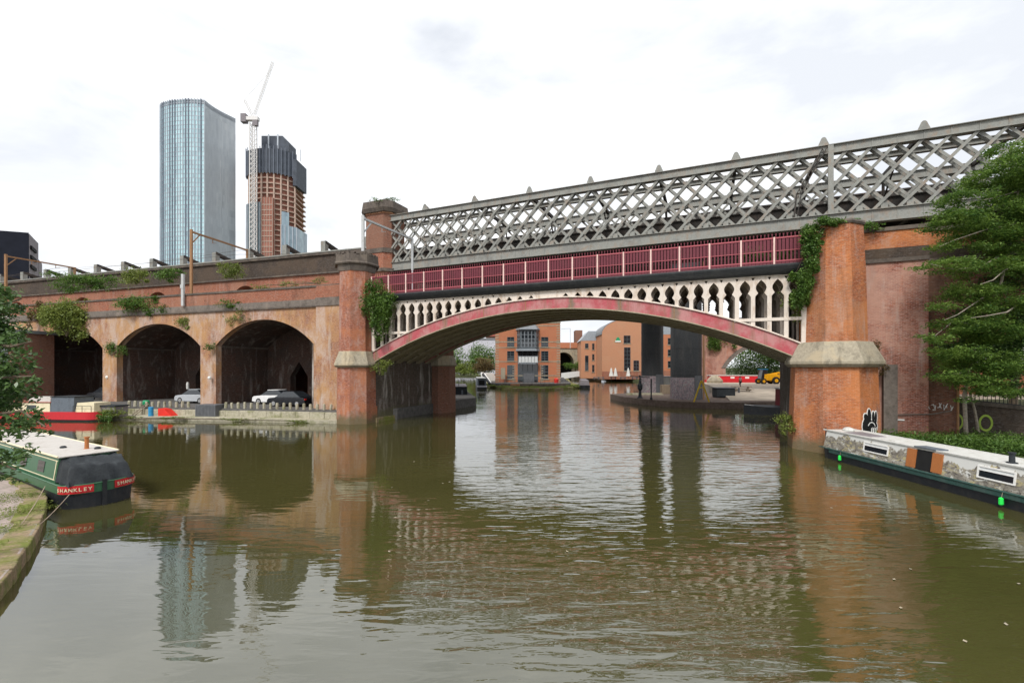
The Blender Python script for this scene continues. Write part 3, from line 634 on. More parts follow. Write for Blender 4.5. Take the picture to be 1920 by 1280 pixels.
# ================================================================== LATTICE RAILWAY BRIDGE
ND = 5.97 / 4; S0 = -1.13 - 4 * ND; ZB0, ZB1, ZT0, ZT1 = 15.46, 16.28, 20.93, 21.50
truss = empty('lattice_railway_bridge', LT(20, 4, 15), 'long pale grey iron lattice railway bridge above and behind the red arch', 'bridge')
ns = 46; SE = S0 + ns * ND
def chord(o, z0, z1, mat='truss_grey', lab=None, wd=.45):
    m_ = MB().box(S0, SE, o, o + .06, z0, z1, fr=LT).box(S0, SE, o - .16, o + wd, z1 + .002, z1 + .05, fr=LT).box(S0, SE, o - .12, o + wd, z0 - .05, z0 - .002, fr=LT).box(S0, SE, o + wd - .1, o + wd - .04, z0, z1, fr=LT)
    for i in range(ns + 1): s = S0 + i * ND; m_.box(s - .03, s + .03, o - .03, o - .002, z0 + .01, z1 - .01, fr=LT)
    return m_.build('top_chord' if z0 > 18 else 'bottom_chord', mat, truss)
def lattice(o, full=True):
    a = MB(); b = MB(); run = 3 * ND
    for i in range(-3, ns + 1):
        for mb, sg, oo in ((a, 1, o - .01), (b, -1, o + .16)):
            s0 = S0 + i * ND; s1 = s0 + run
            z0, z1 = (ZB1 - .05, ZT0 + .05) if sg > 0 else (ZT0 + .05, ZB1 - .05)
            # sg>0 rises to the right
            t0 = max(0, (S0 - s0) / run); t1 = min(1, (SE - s0) / run)
            if t1 <= t0: continue
            A = (s0 + run * t0, z0 + (z1 - z0) * t0); Bp = (s0 + run * t1, z0 + (z1 - z0) * t1); h = .14
            mb.plate([(A[0] - h, A[1]), (A[0] + h, A[1]), (Bp[0] + h, Bp[1]), (Bp[0] - h, Bp[1])], oo, oo + .035, LT)
            if full: mb.plate([(A[0] - .04, A[1]), (A[0] + .04, A[1]), (Bp[0] + .04, Bp[1]), (Bp[0] - .04, Bp[1])], oo + .036, oo + .13, LT)
    a.build('lattice_bars', 'truss_grey', truss); b.build('lattice_bars', 'truss_grey', truss)
for o in (0, 8.2):
    chord(o, ZB0, ZB1); chord(o, ZT0, ZT1); lattice(o, o == 0)
lattice(.40, False)
chord(2.7, ZT0 + .12, ZT1 - .15, wd=.25)
for i in range(ns): s = S0 + (i + .5) * ND; MB().box(s - .2, s + .2, .05, .5, ZB1 + .06, ZB1 + .46, fr=LT).build('bracket_box', 'truss_grey', truss)
for o in (1.6, 4.1, 6.6): MB().box(S0, SE, o, o + .12, 16.45, 17.55 + (o == 4.1) * .5, fr=LT).box(S0, SE, o - .15, o + .27, 17.55 + (o == 4.1) * .5, 17.62 + (o == 4.1) * .5, fr=LT).build('track_girder', 'truss_dark', truss)
for k in range(-1, 12):
    s = -1.13 + 5.97 * k
    if s > SE: break
    m_ = MB().plate([(s - .38, ZT1 + .055), (s + .38, ZT1 + .055), (s + .15, ZT1 + .62), (s + .06, ZT1 + .70), (s - .06, ZT1 + .70), (s - .15, ZT1 + .62)], -.02, .05, LT)
    m_.plate([(.06, ZT1 + .055), (2.5, ZT1 + .055), (2.5, ZT1 + .1), (.06, ZT1 + .66)], s - .04, s + .04, lambda a, o, b: LT(o, a, b))
    m_.build('gusset_fin', 'truss_grey', truss)
    if k >= 1: MB().bar(LT(s, .4, ZT1 - .1), LT(s, 8.2, ZT1 - .1), .25, .3).bar(LT(s, 8.1, ZB1), LT(s, 8.1, ZT0), .16, .16).bar(LT(s, 8.1, ZT0 - 1.6), LT(s, 5.4, ZT1 - .2), .11, .11).build('cross_frame', 'truss_dark', truss)
MB().box(34.95, 35.3, -.14, -.02, ZB1, ZT1, fr=LT).plate([(34.95, ZT0), (35.3, ZT0), (35.35, ZT0 - .1), (35.15, ZT0 - 2)], -.016, .03, LT).build('end_post', 'truss_grey', truss)
# raking ladder-like lattice strut by the end post
m_ = MB(); P = LT(34.6, -.16, ZT1 - .2); Q = LT(32.9, -.16, 18.1); P2 = LT(34.85, -.16, ZT1 - .2); Q2 = LT(33.2, -.16, 18.1)
m_.bar(P, Q, .07).bar(P2, Q2, .07)
for i in range(9): a = P.lerp(Q, i / 9); b = P2.lerp(Q2, (i + 1) / 9); m_.bar(a, b, .05)
m_.bar(Q, LT(32.75, -.16, 16.4), .10).bar(Q2, LT(32.95, -.16, 16.4), .06)
m_.build('raking_strut', 'truss_dark', truss)
MB().box(S0, SE, .4, 8.2, 16.3, 16.42, fr=LT).build('track_deck', 'truss_dark', truss)
m_ = MB()
for i in range(ns): s = S0 + (i + .5) * ND; m_.box(s - .12, s + .12, .1, 8.3, 15.5, 16.28, fr=LT)
m_.build('floor_beams', 'truss_dark', truss)

# brick turret where the lattice bridge lands on the high viaduct
tc_ = LT(-7.3, 1.2, 0)
tw = empty('brick_turret', (tc_.x, tc_.y, 14), 'square brown brick turret with dark stone cap at the left end of the lattice bridge', 'turret')
def sq(prof, seg=8): return MB().lathe((tc_.x, tc_.y, 0), [(r * 1.0824, z) for r, z in prof], 8, angd, 1.0, 1.0)
def rsq(h, z0, z1, hh=None):
    hh = hh or h; ch = .35
    def ring(r, z): return [LT(-7.3 + a * r, 1.2 + b * r, z) for a, b in ((-1, -1 + ch), (-1 + ch, -1), (1 - ch, -1), (1, -1 + ch), (1, 1 - ch), (1 - ch, 1), (-1 + ch, 1), (-1, 1 - ch))]
    return MB().add(ring(h, z0) + ring(hh, z1), [tuple(range(8))[::-1], tuple(range(8, 16))] + [(i, (i + 1) % 8, (i + 1) % 8 + 8, i + 8) for i in range(8)])
rsq(1.92, 10.5, 16.3).build('lower_stage', 'brick_upper', tw)
rsq(2.12, 15.3, 15.65).build('base_string', 'stone_dark', tw)
rsq(1.98, 17.4, 17.9).build('middle_string', 'stone_dark', tw)
rsq(1.90, 16.3, 17.41).build('orange_stage', 'brick_upper', tw)
rsq(1.80, 17.88, 21.75, 1.78).build('shaft', 'brick_brown', tw)
rsq(1.85, 21.74, 21.92).build('corbel', 'brick_tan', tw)
rsq(2.05, 21.90, 22.3, 2.2).build('cap_moulding', 'stone_dark', tw); rsq(2.2, 22.3, 23.1, 2.1).build('cap', 'stone_dark', tw)

# ================================================================== BRICK VIADUCT, LEFT
vi = empty('brick_viaduct', VI(24, 4, 0), 'long low brick viaduct of wide segmental arches along the left quay', 'viaduct')
AR = [(6.78, 6.03), (21.15, 6.25), (35.95, 6.25), (50.6, 6.1), (65, 6.1)]
pts = [(-3.3, -.5)]
for c, h in AR: pts += [(c - h, -.5)] + [(c - h, .5)] + arc(c, h, 2.45, 6.95)[0:] + [(c + h, .5), (c + h, -.5)]
pts += [(74, -.5), (74, 10.4), (-3.3, 10.4)]
MB().plate(pts, 0, .62, VI).build('arcade_face', 'brick_viaduct', vi); MB().plate(pts, .622, 9.0, VI).build('arch_barrels', 'brick_inner_shade', vi)
for c, h in AR:
    a1 = arc(c, h + .0, 2.45, 6.95); a2 = arc(c, h + .42, 2.75, 6.98)
    MB().plate(a1 + a2[::-1], -.02, .3, VI).build('arch_ring', 'brick_viaduct', vi)
MB().box(-3.3, 74, -.10, 9, 10.402, 11.08, fr=VI).build('string_course', 'stone_band', vi)
MB().box(-3.3, 74, -.16, .0, 10.36, 10.5, fr=VI).build('string_lip', 'stone_dark', vi)
MB().box(-3.3, 74, .0, .55, 11.083, 12.2, fr=VI).build('parapet', 'brick_upper', vi)
MB().box(-3.3, 74, -.08, .65, 12.2, 12.38, fr=VI).build('coping', 'stone_dark', vi)
MB().box(-2.9, -.0, -.55, -.003, -.5, 10.35, fr=VI).build('end_pilaster', 'brick_viaduct', vi)
MB().box(-2.9, .02, -.65, -.1, 10.352, 11.1, fr=VI).build('pilaster_string', 'stone_band', vi)
MB().box(-2.9, -.0, -.50, -.003, 11.102, 12.2, fr=VI).build('pilaster_parapet', 'brick_upper', vi)
for c, h in AR[:3]:
    MB().box(c - h - .02, c - h + .1, .65, 8.9, 6.8, 6.98, fr=VI).build('springing_ledge', 'stone_dark', vi); MB().box(c + h - .1, c + h + .02, .65, 8.9, 6.8, 6.98, fr=VI).build('springing_ledge', 'stone_dark', vi)
# inner cross walls with door openings, as in the gloom under the arches
for c, h in AR[:4]:
    def zc(x): r = (h * h + 2.45 ** 2) / 4.9; return 9.4 - r + math.sqrt(max(0, r * r - (x - c) ** 2))
    o_ = [(c - h + .02, .5), (c - h + .9, .5), (c - h + .9, 3.2), (c - h + 1.6, 4.4), (c - h + 2.3, 3.2), (c - h + 2.3, .5), (c + .4, .5), (c + .4, 3.8), (c + 1.6, 5.4), (c + 2.8, 3.8), (c + 2.8, .5), (c + h - .02, .5)]
    top = [(c + h - .02 - (2 * h - .04) * i / 16, zc(c + h - .02 - (2 * h - .04) * i / 16) - .02) for i in range(17)]
    MB().plate(o_ + top, 6.4, 7.2, VI).build('cross_wall', 'brick_inner_shade', vi)
MB().box(-3, 74, 20, 20.6, -.5, 16, fr=VI).build('light_block_wall', 'brick_inner_shade', vi)  # wall added behind the arches to block the light from the rear
rv = empty('high_brick_viaduct', RV(24, 4, 0), 'higher dark-banded brick viaduct rising behind the lower quayside viaduct', 'viaduct')
pts = [(-1.2, 10.2)]
pts = [(-1.2, -.5)]
for c, h in AR: pts += [(c - h, -.5), (c - h, .5)] + arc(c, h, 2.45, 6.95)[0:] + [(c + h, .5), (c + h, -.5)]
pts += [(90, -.5), (90, 15.8), (-1.2, 15.8)]
hol = [[(c + 2.25 * math.cos(t), 12.72 + 2.25 * math.sin(t)) for t in (math.pi * i / 16 for i in range(17))] + [(c - 2.25, 11.4), (c + 2.25, 11.4)] for c in (18.3, 33.7, 49.1, 64.5)]
MB().plate(pts, .35, 9.0, RV, hol).build('arcade_wall', 'brick_upper', rv)
MB().box(-1.2, 90, 5, 5.4, 11.2, 15.5, fr=RV).build('refuge_shade', 'recess_shade', rv)  # dark sheet painted for the shade inside the small arched openings
MB().box(-2.5, 90, .2, 1.1, 15.802, 17.85, fr=RV).build('dark_band', 'brick_soot', rv)
MB().box(-2.5, 90, .12, 1.1, 15.7, 15.86, fr=RV).build('band_lip', 'stone_dark', rv)
MB().box(-2.5, 90, -.02, 1.25, 17.853, 18.28, fr=RV).build('cap', 'stone_dark', rv)
MB().box(-2.5, 90, -.08, -.02, 18.12, 18.27, fr=RV).build('cap_edge', 'truss_grey', rv)
rk0 = None
ORD = 'first second third fourth fifth sixth seventh eighth ninth tenth eleventh twelfth thirteenth fourteenth fifteenth sixteenth seventeenth eighteenth nineteenth twentieth'.split()
for k in range(15):
    s = 1.2 + 5.75 * k
    if rk0 is None:
        rk0 = empty('raking_frame', RV(s, 1, 18.28), 'grey raking frame on the high viaduct parapet, nearest the brick turret', 'frame', 'raking frames along the high viaduct parapet')
        MB().box(s - .32, s + .32, .9, 1.0, 18.28, 19.75, fr=RV).box(s - .3, s - .22, 1.0, 1.5, 18.28, 19.7, fr=RV).box(s + .22, s + .3, 1.0, 1.5, 18.28, 19.7, fr=RV).build('box_post', 'truss_grey', rk0)
        for ds in (-.26, .26): MB().bar(RV(s + ds, 1.0, 19.65), RV(s + ds, 6.2, 18.5), .12, .34).bar(RV(s + ds, 3.4, 18.3), RV(s + ds, 3.4, 19.1), .1).build('raking_strut', 'truss_dark', rk0)
        MB().bar(RV(s, 1.5, 18.6), RV(s, 6.3, 18.35), .6, .1).build('foot_beam', 'truss_grey', rk0); b0 = rk0.location.copy()
    else:
        v = RV(s, 1, 18.28); copy_tree(rk0, v, label='grey raking frame on the high viaduct parapet, %s from the brick turret leftwards' % ORD[k])

# dark riveted columns and the plate girder bridge they carry
for i, (x, y, r, lab, z) in enumerate(((22.4, 58.6, 1.87, 'nearer right one of two huge black iron columns, a graffiti band round its foot', .72), (23.3, 75.6, 1.75, 'farther left one of two huge black riveted iron columns, half in shade', .6))):
    e = empty('iron_column', (x, y, z), lab, 'column')
    MB().lathe((x, y, 0), [(r, z - .5), (r, 20.3)], 40).build('column_shaft', 'iron_column', e, smooth=True)
    m_ = MB()
    for zz in (3.9, 7.2, 10.6, 14): m_.lathe((x, y, 0), [(r + .002, zz - .06), (r + .03, zz - .05), (r + .03, zz + .05), (r + .002, zz + .06)], 40)
    for k in range(8):
        t = 2 * math.pi * k / 8 + .35; m_.box(-.07, .07, -.012, .01, z, 20.2, fr=FR((x + (r + .005) * math.cos(t), y + (r + .005) * math.sin(t)), (-math.sin(t), math.cos(t))))
    m_.build('joint_bands', 'iron_column', e, smooth=False)
    MB().lathe((x, y, 0), [(r + .04, z), (r + .04, z + 2.75)], 40).build('graffiti_band', 'graffiti_panel', e, smooth=True)
    d0 = -math.pi / 2 + (.5 if i == 0 else .35)
    ffr = lambda t: FR((x + (r + .06) * math.cos(t), y + (r + .06) * math.sin(t)), (-math.sin(t), math.cos(t)))
    m_ = MB()
    for k in range(5): m_.box(-.2, .2, -.03, .05, z, z + 3.0, fr=ffr(d0 - .2 + k * .19))
    m_.build('door_panel', 'container_grey', e, label='dark grey sheet metal door')
    if i == 0: MB().tube([(x + r * .93 + .12, y - r * .5 - .1, z), (x + r * .93 + .12, y - r * .5 - .1, 20)], .09, 8).build('drainpipe', 'rust_brown', e)
pg = empty('plate_girder_bridge', (24, 66, 20), 'dark plate girder railway bridge carried on the black iron columns, beyond the lattice bridge', 'bridge')
PG = FR((-16.0, 75.0), (.919, -.393))
MB().box(-10, 90, 0, .3, 20.2, 24.2, fr=PG).build('girder', 'truss_dark', pg); MB().box(-10, 90, 17, 17.3, 20.2, 24.2, fr=PG).build('girder', 'truss_dark', pg)
MB().box(-10, 90, .3, 17, 20.4, 21.2, fr=PG).build('deck', 'truss_dark', pg)
m_ = MB()
for k in range(34): m_.box(-10 + 3 * k, -9.85 + 3 * k, -.12, 0, 20.2, 24.2, fr=PG)
m_.box(-10, 90, -.15, .35, 24.2, 24.35, fr=PG); m_.build('stiffeners', 'truss_dark', pg)

# overhead line masts
def gantry(name, label, A, Bp, za, zb_, zt_, mat):
    e = empty(name, (A[0], A[1], za), label, 'mast gantry', 'overhead line gantries on the viaducts')
    MB().box(A[0] - .11, A[0] + .11, A[1] - .11, A[1] + .11, za, zt_ + .25).build('near_post', mat, e); MB().box(Bp[0] - .10, Bp[0] + .10, Bp[1] - .10, Bp[1] + .10, zb_, zt_ + .1).build('far_post', mat, e)
    a = Vector((*A, zt_)); b = Vector((*Bp, zt_)); MB().bar(a, b, .17, .17).build('boom', mat, e)
    d = (b - a).normalized(); MB().bar(a + Vector((0, 0, -1.3)), a + d * 1.1, .09).build('brace', mat, e)
    for f in (.35, .7): q = a.lerp(b, f); MB().bar(q, q + Vector((0, 0, -.5)), .05).bar(q + Vector((0, 0, -.5)), q + d * .5 + Vector((0, 0, -.35)), .04).build('wire_bracket', mat, e)
    MB().box(A[0] - .3, A[0] + .3, A[1] - .3, A[1] + .3, za, za + .35).build('foot', 'stone_dark', e)
    return e
gantry('line_gantry', 'pale grey gantry with its near post standing on the cap of the left octagonal pier', (-12.75, 38.9), (-9.9, 45.2), 14.3, 11.0, 17.5, 'pale_metal')
gantry('line_gantry', 'rust-brown gantry in front of the tall glass tower', (-34.4, 48.8), (-32.9, 56.5), 11.1, 18.3, 19.3, 'rust_brown')
gantry('line_gantry', 'rust-brown gantry in front of the black office block at the far left', (-66.2, 59.5), (-64.0, 66.6), 11.1, 18.3, 19.3, 'rust_brown')
for i, (px, lab) in enumerate(((343, 'short pale post beside the middle brown gantry'),)):
    q = at(px, 545, 47); tag(MB().box(q.x - .12, q.x + .12, q.y - .12, q.y + .12, 11.1, 14.4).box(q.x - .2, q.x + .1, q.y - .14, q.y + .14, 12.9, 13.3).build('signal_post', 'pale_metal'), lab, 'post')
wr = MB()
for dz, do in ((0, 0), (-.5, 0), (0, 3), (-.5, 3)):
    pts_ = [RV(90, -2 + do, 18.9 + dz), RV(50.5, -2 + do, 18.8 + dz), RV(16.5, -2 + do, 18.7 + dz), LT(-6, 2 + do, 18.0 + dz), LT(60, 2 + do, 18.2 + dz)]
    for a, b in zip(pts_[:-1], pts_[1:]):
        wr.tube([a.lerp(b, t) - Vector((0, 0, .5 * math.sin(math.pi * t) * (dz == 0))) for t in (0, .25, .5, .75, 1)], .018, 4)
tag(wr.build('overhead_wires', 'stone_dark'), 'thin overhead line wires strung along the viaduct between the gantries', 'wires')

# ================================================================== FAR BUILDINGS
def curve_pts(ps, n=10):
    """smooth run through plan points (Catmull-Rom)"""
    out_ = []; P = [Vector(p) for p in ps]; P = [P[0] * 2 - P[1]] + P + [P[-1] * 2 - P[-2]]
    for i in range(1, len(P) - 2):
        for k in range(n):
            t = k / n; a, b, c, d = P[i - 1:i + 3]
            out_.append(tuple(.5 * ((2 * b) + (c - a) * t + (2 * a - 5 * b + 4 * c - d) * t * t + (3 * b - a - 3 * c + d) * t ** 3)))
    out_.append(tuple(P[-2])); return out_
# tall oval glass tower
tl = curve_pts([(-261, 341), (-258.5, 334.5), (-250, 330), (-240, 328), (-231, 327.2), (-222, 328)], 7)
tr_ = curve_pts([(-222, 328), (-221.5, 335), (-220, 341), (-217.5, 347), (-214.5, 353)], 7)
back = curve_pts([(-214.5, 353), (-225, 362), (-245, 362), (-258, 352), (-261, 341)], 6)
ZTOP = 197.0
tw1 = empty('glass_tower', (-240, 340, 0), 'tall oval glass tower with vertical grey fins, left one of the two skyscrapers', 'tower')
def wallrun(mb, pts, z0, z1):
    n = len(pts); return mb.add([(x, y, z0) for x, y in pts] + [(x, y, z1) for x, y in pts], [(i, i + 1, i + 1 + n, i + n) for i in range(n - 1)])
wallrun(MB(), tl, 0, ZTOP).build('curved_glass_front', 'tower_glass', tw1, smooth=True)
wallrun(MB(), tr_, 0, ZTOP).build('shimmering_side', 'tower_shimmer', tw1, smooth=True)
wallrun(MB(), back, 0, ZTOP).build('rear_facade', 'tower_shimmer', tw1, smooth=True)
MB().slab(tl[:-1] + tr_[:-1] + back[:-1], ZTOP - 3, ZTOP + .5).build('roof', 'tower_fin', tw1)
m_ = MB(); md = MB(); acc = 0.; step = 2.15; kf = 0
for a, b in zip(tl[:-1], tl[1:]):
    a, b = Vector(a), Vector(b); L = (b - a).length; d = (b - a) / L
    while acc < L:
        q = a + d * acc; kf += 1; dk = kf % 5 in (1, 2) or kf % 7 == 3
        (md if dk else m_).box(-.34 if dk else -.16, .34 if dk else .16, -.5, .1, 0, ZTOP + .8, fr=FR(q, d)); acc += step
    acc -= L
m_.build('pale_fins', 'tower_fin', tw1); md.build('dark_fins', 'tower_fin_dark', tw1)
m_ = MB(); z = 3.
while z < ZTOP: wallrun(m_, [(x, y - .12) for x, y in tl], z, z + .4); z += 3.2
m_.build('floor_lines', 'tower_fin', tw1)
m_ = MB()
for i, (a, b) in enumerate(zip(tr_[:-1], tr_[1:])):
    q = Vector(a); d = (Vector(b) - q).normalized(); z = 4. if i % 2 else 1.
    m_.box(-.1, .1, -.3, 0, 0, ZTOP, fr=FR(q, d))
m_.build('side_mullions', 'tower_fin', tw1)

# tower under construction
C2 = Vector((-182.5, 352)); pl2 = curve_pts([(-203.5, 352), (-200, 345), (-192, 341), (-183, 340), (-174, 343), (-166.5, 350)], 4)
def scaled_plan(k, ys=1.): return [((x - C2.x) * k + C2.x, (y - C2.y) * k * ys + C2.y) for x, y in pl2]
def closed(p): return list(p) + [(p[-1][0] - 2, p[-1][1] + 22), (p[0][0] + 2, p[0][1] + 22)]
tw2 = empty('unfinished_tower', (C2.x, 352, 0), 'half-clad concrete tower under construction with black screens round its top', 'tower')
m_ = MB(); z = 2.
while z < 156: m_.slab(closed(scaled_plan(1.0 if z < 138 else .97)), z, z + .8); z += 3.9
m_.build('floor_slabs', 'slab_tan', tw2)
MB().slab(closed(scaled_plan(.86)), 0, 156).build('inner_core', 'core_brick', tw2)
m_ = MB()
for i, (x, y) in enumerate(scaled_plan(.97)):
    if i % 2 == 0: m_.box(x - .5, x + .5, y - .5, y + .5, 0, 156)
m_.build('columns', 'slab_tan', tw2)
cs = scaled_plan(1.06)
wallrun(MB(), [(cs[0][0] + 1, cs[0][1] + 20)] + cs, 150, 168).build('climbing_screens', 'crown_screen', tw2)
m_ = MB()
for i, (x, y) in enumerate(cs[1:-1]): m_.box(x - .2, x + .2, y - .5, y - .1, 149, 169.5 + (i % 3) * .6)
m_.build('screen_posts', 'tower_fin_dark', tw2)
MB().box(cs[-1][0] - 1.5, cs[-1][0] + 1.2, cs[-1][1] - 3, cs[-1][1] + 14, 143, 163).build('hanging_screen', 'crown_screen', tw2)
m_ = MB().plate([(-190, 168), (-190, 180), (-174, 180), (-169, 175), (-169, 168)], 345, 356, lambda s, o, z: Vector((s, o, z)))
m_.build('core_top_screens', 'crown_screen', tw2)
m_ = MB().box(-185, -184, 344.6, 345, 170, 181).box(-178, -177, 344.6, 345, 170, 181).box(-172, -171.5, 348, 348.5, 168, 176).box(-163, -162.6, 350, 350.4, 163, 172); m_.build('screen_masts', 'tower_fin', tw2)
k2 = scaled_plan(1.03)
k2 = scaled_plan(1.05); kL = [p for p in k2 if p[0] < -185.6]
wallrun(MB(), [(k2[0][0] + 1, k2[0][1] + 18)] + kL, 0, 128).build('dark_cladding', 'clad_dark', tw2)
kR = [p for p in k2 if p[0] > -180.5]
wallrun(MB(), kR[:3] , 0, 86).build('pale_cladding', 'clad_pale', tw2)
wallrun(MB(), kR[2:5], 0, 122).build('pale_cladding', 'clad_pale', tw2)
wallrun(MB(), kR[4:] + [(k2[-1][0], k2[-1][1] + 18)], 0, 112).build('pale_cladding', 'clad_pale', tw2)
m_ = MB()
for x, y in kL + kR: m_.box(x - .2, x + .2, y - .5, y + .1, 0, 128 if x < -180 else (86 if x < -175.5 else 112))
m_.build('cladding_fins', 'tower_fin', tw2)
# core strip, brick-coloured boards
MB().box(-186.2, -178.2, 338.2, 342, 0, 131).build('core_boards', 'core_brick', tw2)
m_ = MB()
for k in range(33): m_.box(-186.3, -178.1, 337.95, 338.2, 3.9 * k + .4, 3.9 * k + 1.0)
for k in range(5): m_.box(-186.2 + 2.0 * k, -185.9 + 2.0 * k, 337.9, 338.2, 0, 131)
m_.build('board_lines', 'slab_tan', tw2)
# tower crane
cr_ = empty('tower_crane', (-190, 334, 0), 'white luffing tower crane standing against the unfinished tower', 'crane')
def latt(mb, a, b, w_, n, th=.3):
    a, b = Vector(a), Vector(b); d = (b - a).normalized(); u = d.cross(Vector((0, 1, 0))).normalized() * w_ / 2; v = d.cross(u).normalized() * w_ / 2
    cs_ = [u + v, -u + v, -u - v, u - v]
    for c in cs_: mb.bar(a + c, b + c, th)
    for i in range(n):
        p, q = a.lerp(b, i / n), a.lerp(b, (i + 1) / n)
        for k in range(4): mb.bar(p + cs_[k], q + cs_[(k + 1) % 4], th * .6)
m_ = MB(); latt(m_, (-190, 334, 0), (-190, 334, 184), 3.4, 52, .5); m_.build('mast', 'crane_white', cr_)
m_ = MB(); latt(m_, (-189, 334, 190), (-176.6, 336, 230), 1.3, 24, .2); m_.build('jib', 'crane_white', cr_)
m_ = MB(); latt(m_, (-190, 334, 188), (-196.5, 334, 201), 1.2, 6, .22); m_.bar((-196.5, 334, 201), (-178, 336, 224), .16).bar((-196.5, 334, 201), (-197, 334, 187), .2); m_.build('a_frame', 'crane_white', cr_)
MB().box(-198, -186, 332.5, 335.5, 185.5, 188).build('counter_jib', 'crane_white', cr_)
MB().box(-198.4, -194.6, 332.2, 335.8, 184, 190).build('counterweight', 'building_grey', cr_)
MB().box(-189.5, -186, 331.8, 334, 181, 185).build('cab', 'building_grey', cr_)

# black office block, far left
bb = empty('office_block', (-118, 128, 0), 'black office block with a pale grey slatted flank at the far left edge', 'building')
q0, q1, q2, q3 = at(-60, 470, 120), at(54, 470, 124), at(72, 470, 134), at(79, 470, 140)
MB().slab([(q0.x, q0.y), (q1.x, q1.y), (q1.x * 1.25, q1.y * 1.24), (q0.x * 1.25, q0.y * 1.24)], 0, 41.4).build('dark_facade', 'black_building', bb)
MB().slab([(q1.x, q1.y + .05), (q2.x, q2.y), (q2.x * 1.2, q2.y * 1.19), (q1.x * 1.2, q1.y * 1.19)], 0, 41.2).build('grey_flank', 'building_grey', bb)
MB().slab([(q2.x, q2.y + .05), (q3.x, q3.y), (q3.x * 1.2, q3.y * 1.19), (q2.x * 1.2, q2.y * 1.19)], 0, 36.5).build('grey_flank', 'building_grey', bb)
for k in range(7):
    z = 38.2 - 2.6 * k
    a, b = Vector((q1.x, q1.y)).lerp(Vector((q2.x, q2.y)), .1), Vector((q1.x, q1.y)).lerp(Vector((q2.x, q2.y)), .62); fr_ = FR(a, (b - a)); MB().box(0, (b - a).length, -.12, .4, z - .9, z, fr=fr_).build('balcony_slot_shade', 'recess_shade', bb)  # black slabs on the flank, painted for the shade in its slots

# ------------------------------------------------------------------ windows
def window(parent, fr, s0, s1, z0, z1, nx=2, nz=3, mat='window_frame_grey', o=0., pane='glass_dark', sill=True):
    m_ = MB(); t = .07
    m_.box(s0, s0 + t, o - .06, o + .02, z0, z1, fr=fr).box(s1 - t, s1, o - .06, o + .02, z0, z1, fr=fr).box(s0 + t, s1 - t, o - .06, o + .02, z0, z0 + t, fr=fr).box(s0 + t, s1 - t, o - .06, o + .02, z1 - t, z1, fr=fr)
    for i in range(1, nx): c = s0 + (s1 - s0) * i / nx; m_.box(c - t * .6, c + t * .6, o - .055, o + .015, z0 + t, z1 - t, fr=fr)
    for i in range(1, nz): c = z0 + (z1 - z0) * i / nz; m_.box(s0 + t, s1 - t, o - .05, o + .01, c - t * .6, c + t * .6, fr=fr)
    f = m_.build('window', mat, parent); MB().box(s0 + .02, s1 - .02, o - .03, o - .004, z0 + .02, z1 - .02, fr=fr).build('pane', pane, f)
    if sill: MB().box(s0 - .15, s1 + .15, o - .16, o + .0, z0 - .22, z0 - .003, fr=fr).build('sill', 'sandstone', f)
    return f

# brick building on the island
IB = FR((-4.1, 112.0), (1, .015)); IW = 16.0
ib = empty('brick_building', (4, 118, 1.05), 'orange brick apartment building with a central grey bay on the green-edged island', 'building')
MB().box(0, IW, 0, 26, 1.0, 15.85, fr=IB).build('walls', 'brick_modern', ib)
MB().box(.4, IW - .4, 1.4, 25, 15.9, 19.5, fr=IB).build('top_storey', 'window_frame_grey', ib)
MB().box(-.2, IW + .2, .8, 26, 19.5, 20.0, fr=IB).build('roof', 'zinc', ib)
MB().box(IW - 1.6, IW + .003, -.003, 3, 15.86, 19.2, fr=IB).build('corner_pier', 'brick_modern', ib)
m_ = MB()
for z in (2.6, 6.05, 9.5, 10.9, 14.9): m_.box(-.05, IW + .05, -.06, .1, z, z + .22, fr=IB)
z = 1.3
while z < 15.2:
    for a, b in ((-.04, .9), (IW - .9, IW + .04)): m_.box(a, b, -.035, .3, z, z + .24, fr=IB)
    z += .62
z = 1.3
while z < 5.2:
    for a, b in ((4.2, 5.0), (IW - 5.0, IW - 4.2)): m_.box(a, b, -.035, .3, z, z + .24, fr=IB)
    z += .62
m_.build('stone_bands', 'sandstone', ib)
MB().box(-.1, IW + .1, -.08, .0, 15.6, 15.95, fr=IB).build('cornice', 'sandstone', ib)
for z0, z1 in ((1.9, 5.3), (6.3, 8.75), (9.75, 12.2) ):
    for s in (2.9, IW - 4.7): window(ib, IB, s, s + 1.75, z0, z1, 2, 4, o=-.0)
for s in (9.2, 10.3, 11.4, 12.5, 13.6, 14.4): MB().box(s, s + .9, 1.3, 1.42, 16.1, 18.9, fr=IB).build('clerestory_pane', 'window_frame_white', ib)
# bay: canted two-storey grey bay with balcony
bay = [(5.35, .0), (6.2, -1.5), (9.8, -1.5), (10.65, .0)]
def IP(l): return [tuple(IB(a, b, 0)[:2]) for a, b in l]
by = MB().slab(IP(bay), 9.0, 14.0).build('bay', 'window_frame_grey', ib)
MB().slab(IP([(5.0, .1), (6.0, -1.9), (10.0, -1.9), (11.0, .1)]), 8.75, 9.25).build('bay_floor', 'zinc', by)
MB().slab(IP([(5.0, .1), (5.9, -2.0), (10.1, -2.0), (11.0, .1)]), 13.9, 14.15).build('bay_eaves', 'zinc', by)
v = [IB(5.0, .1, 14.15), IB(5.9, -2, 14.15), IB(10.1, -2, 14.15), IB(11, .1, 14.15), IB(6.3, 0, 15.5), IB(9.7, 0, 15.5)]
MB().add(v, [(0, 1, 4), (1, 2, 5, 4), (2, 3, 5), (0, 4, 5, 3)]).build('bay_roof', 'slate', by)
for i in range(4): window(ib, IB, 6.3 + i * .86, 7.1 + i * .86, 9.6, 13.7, 1, 4, 'zinc', o=-1.52, sill=False)
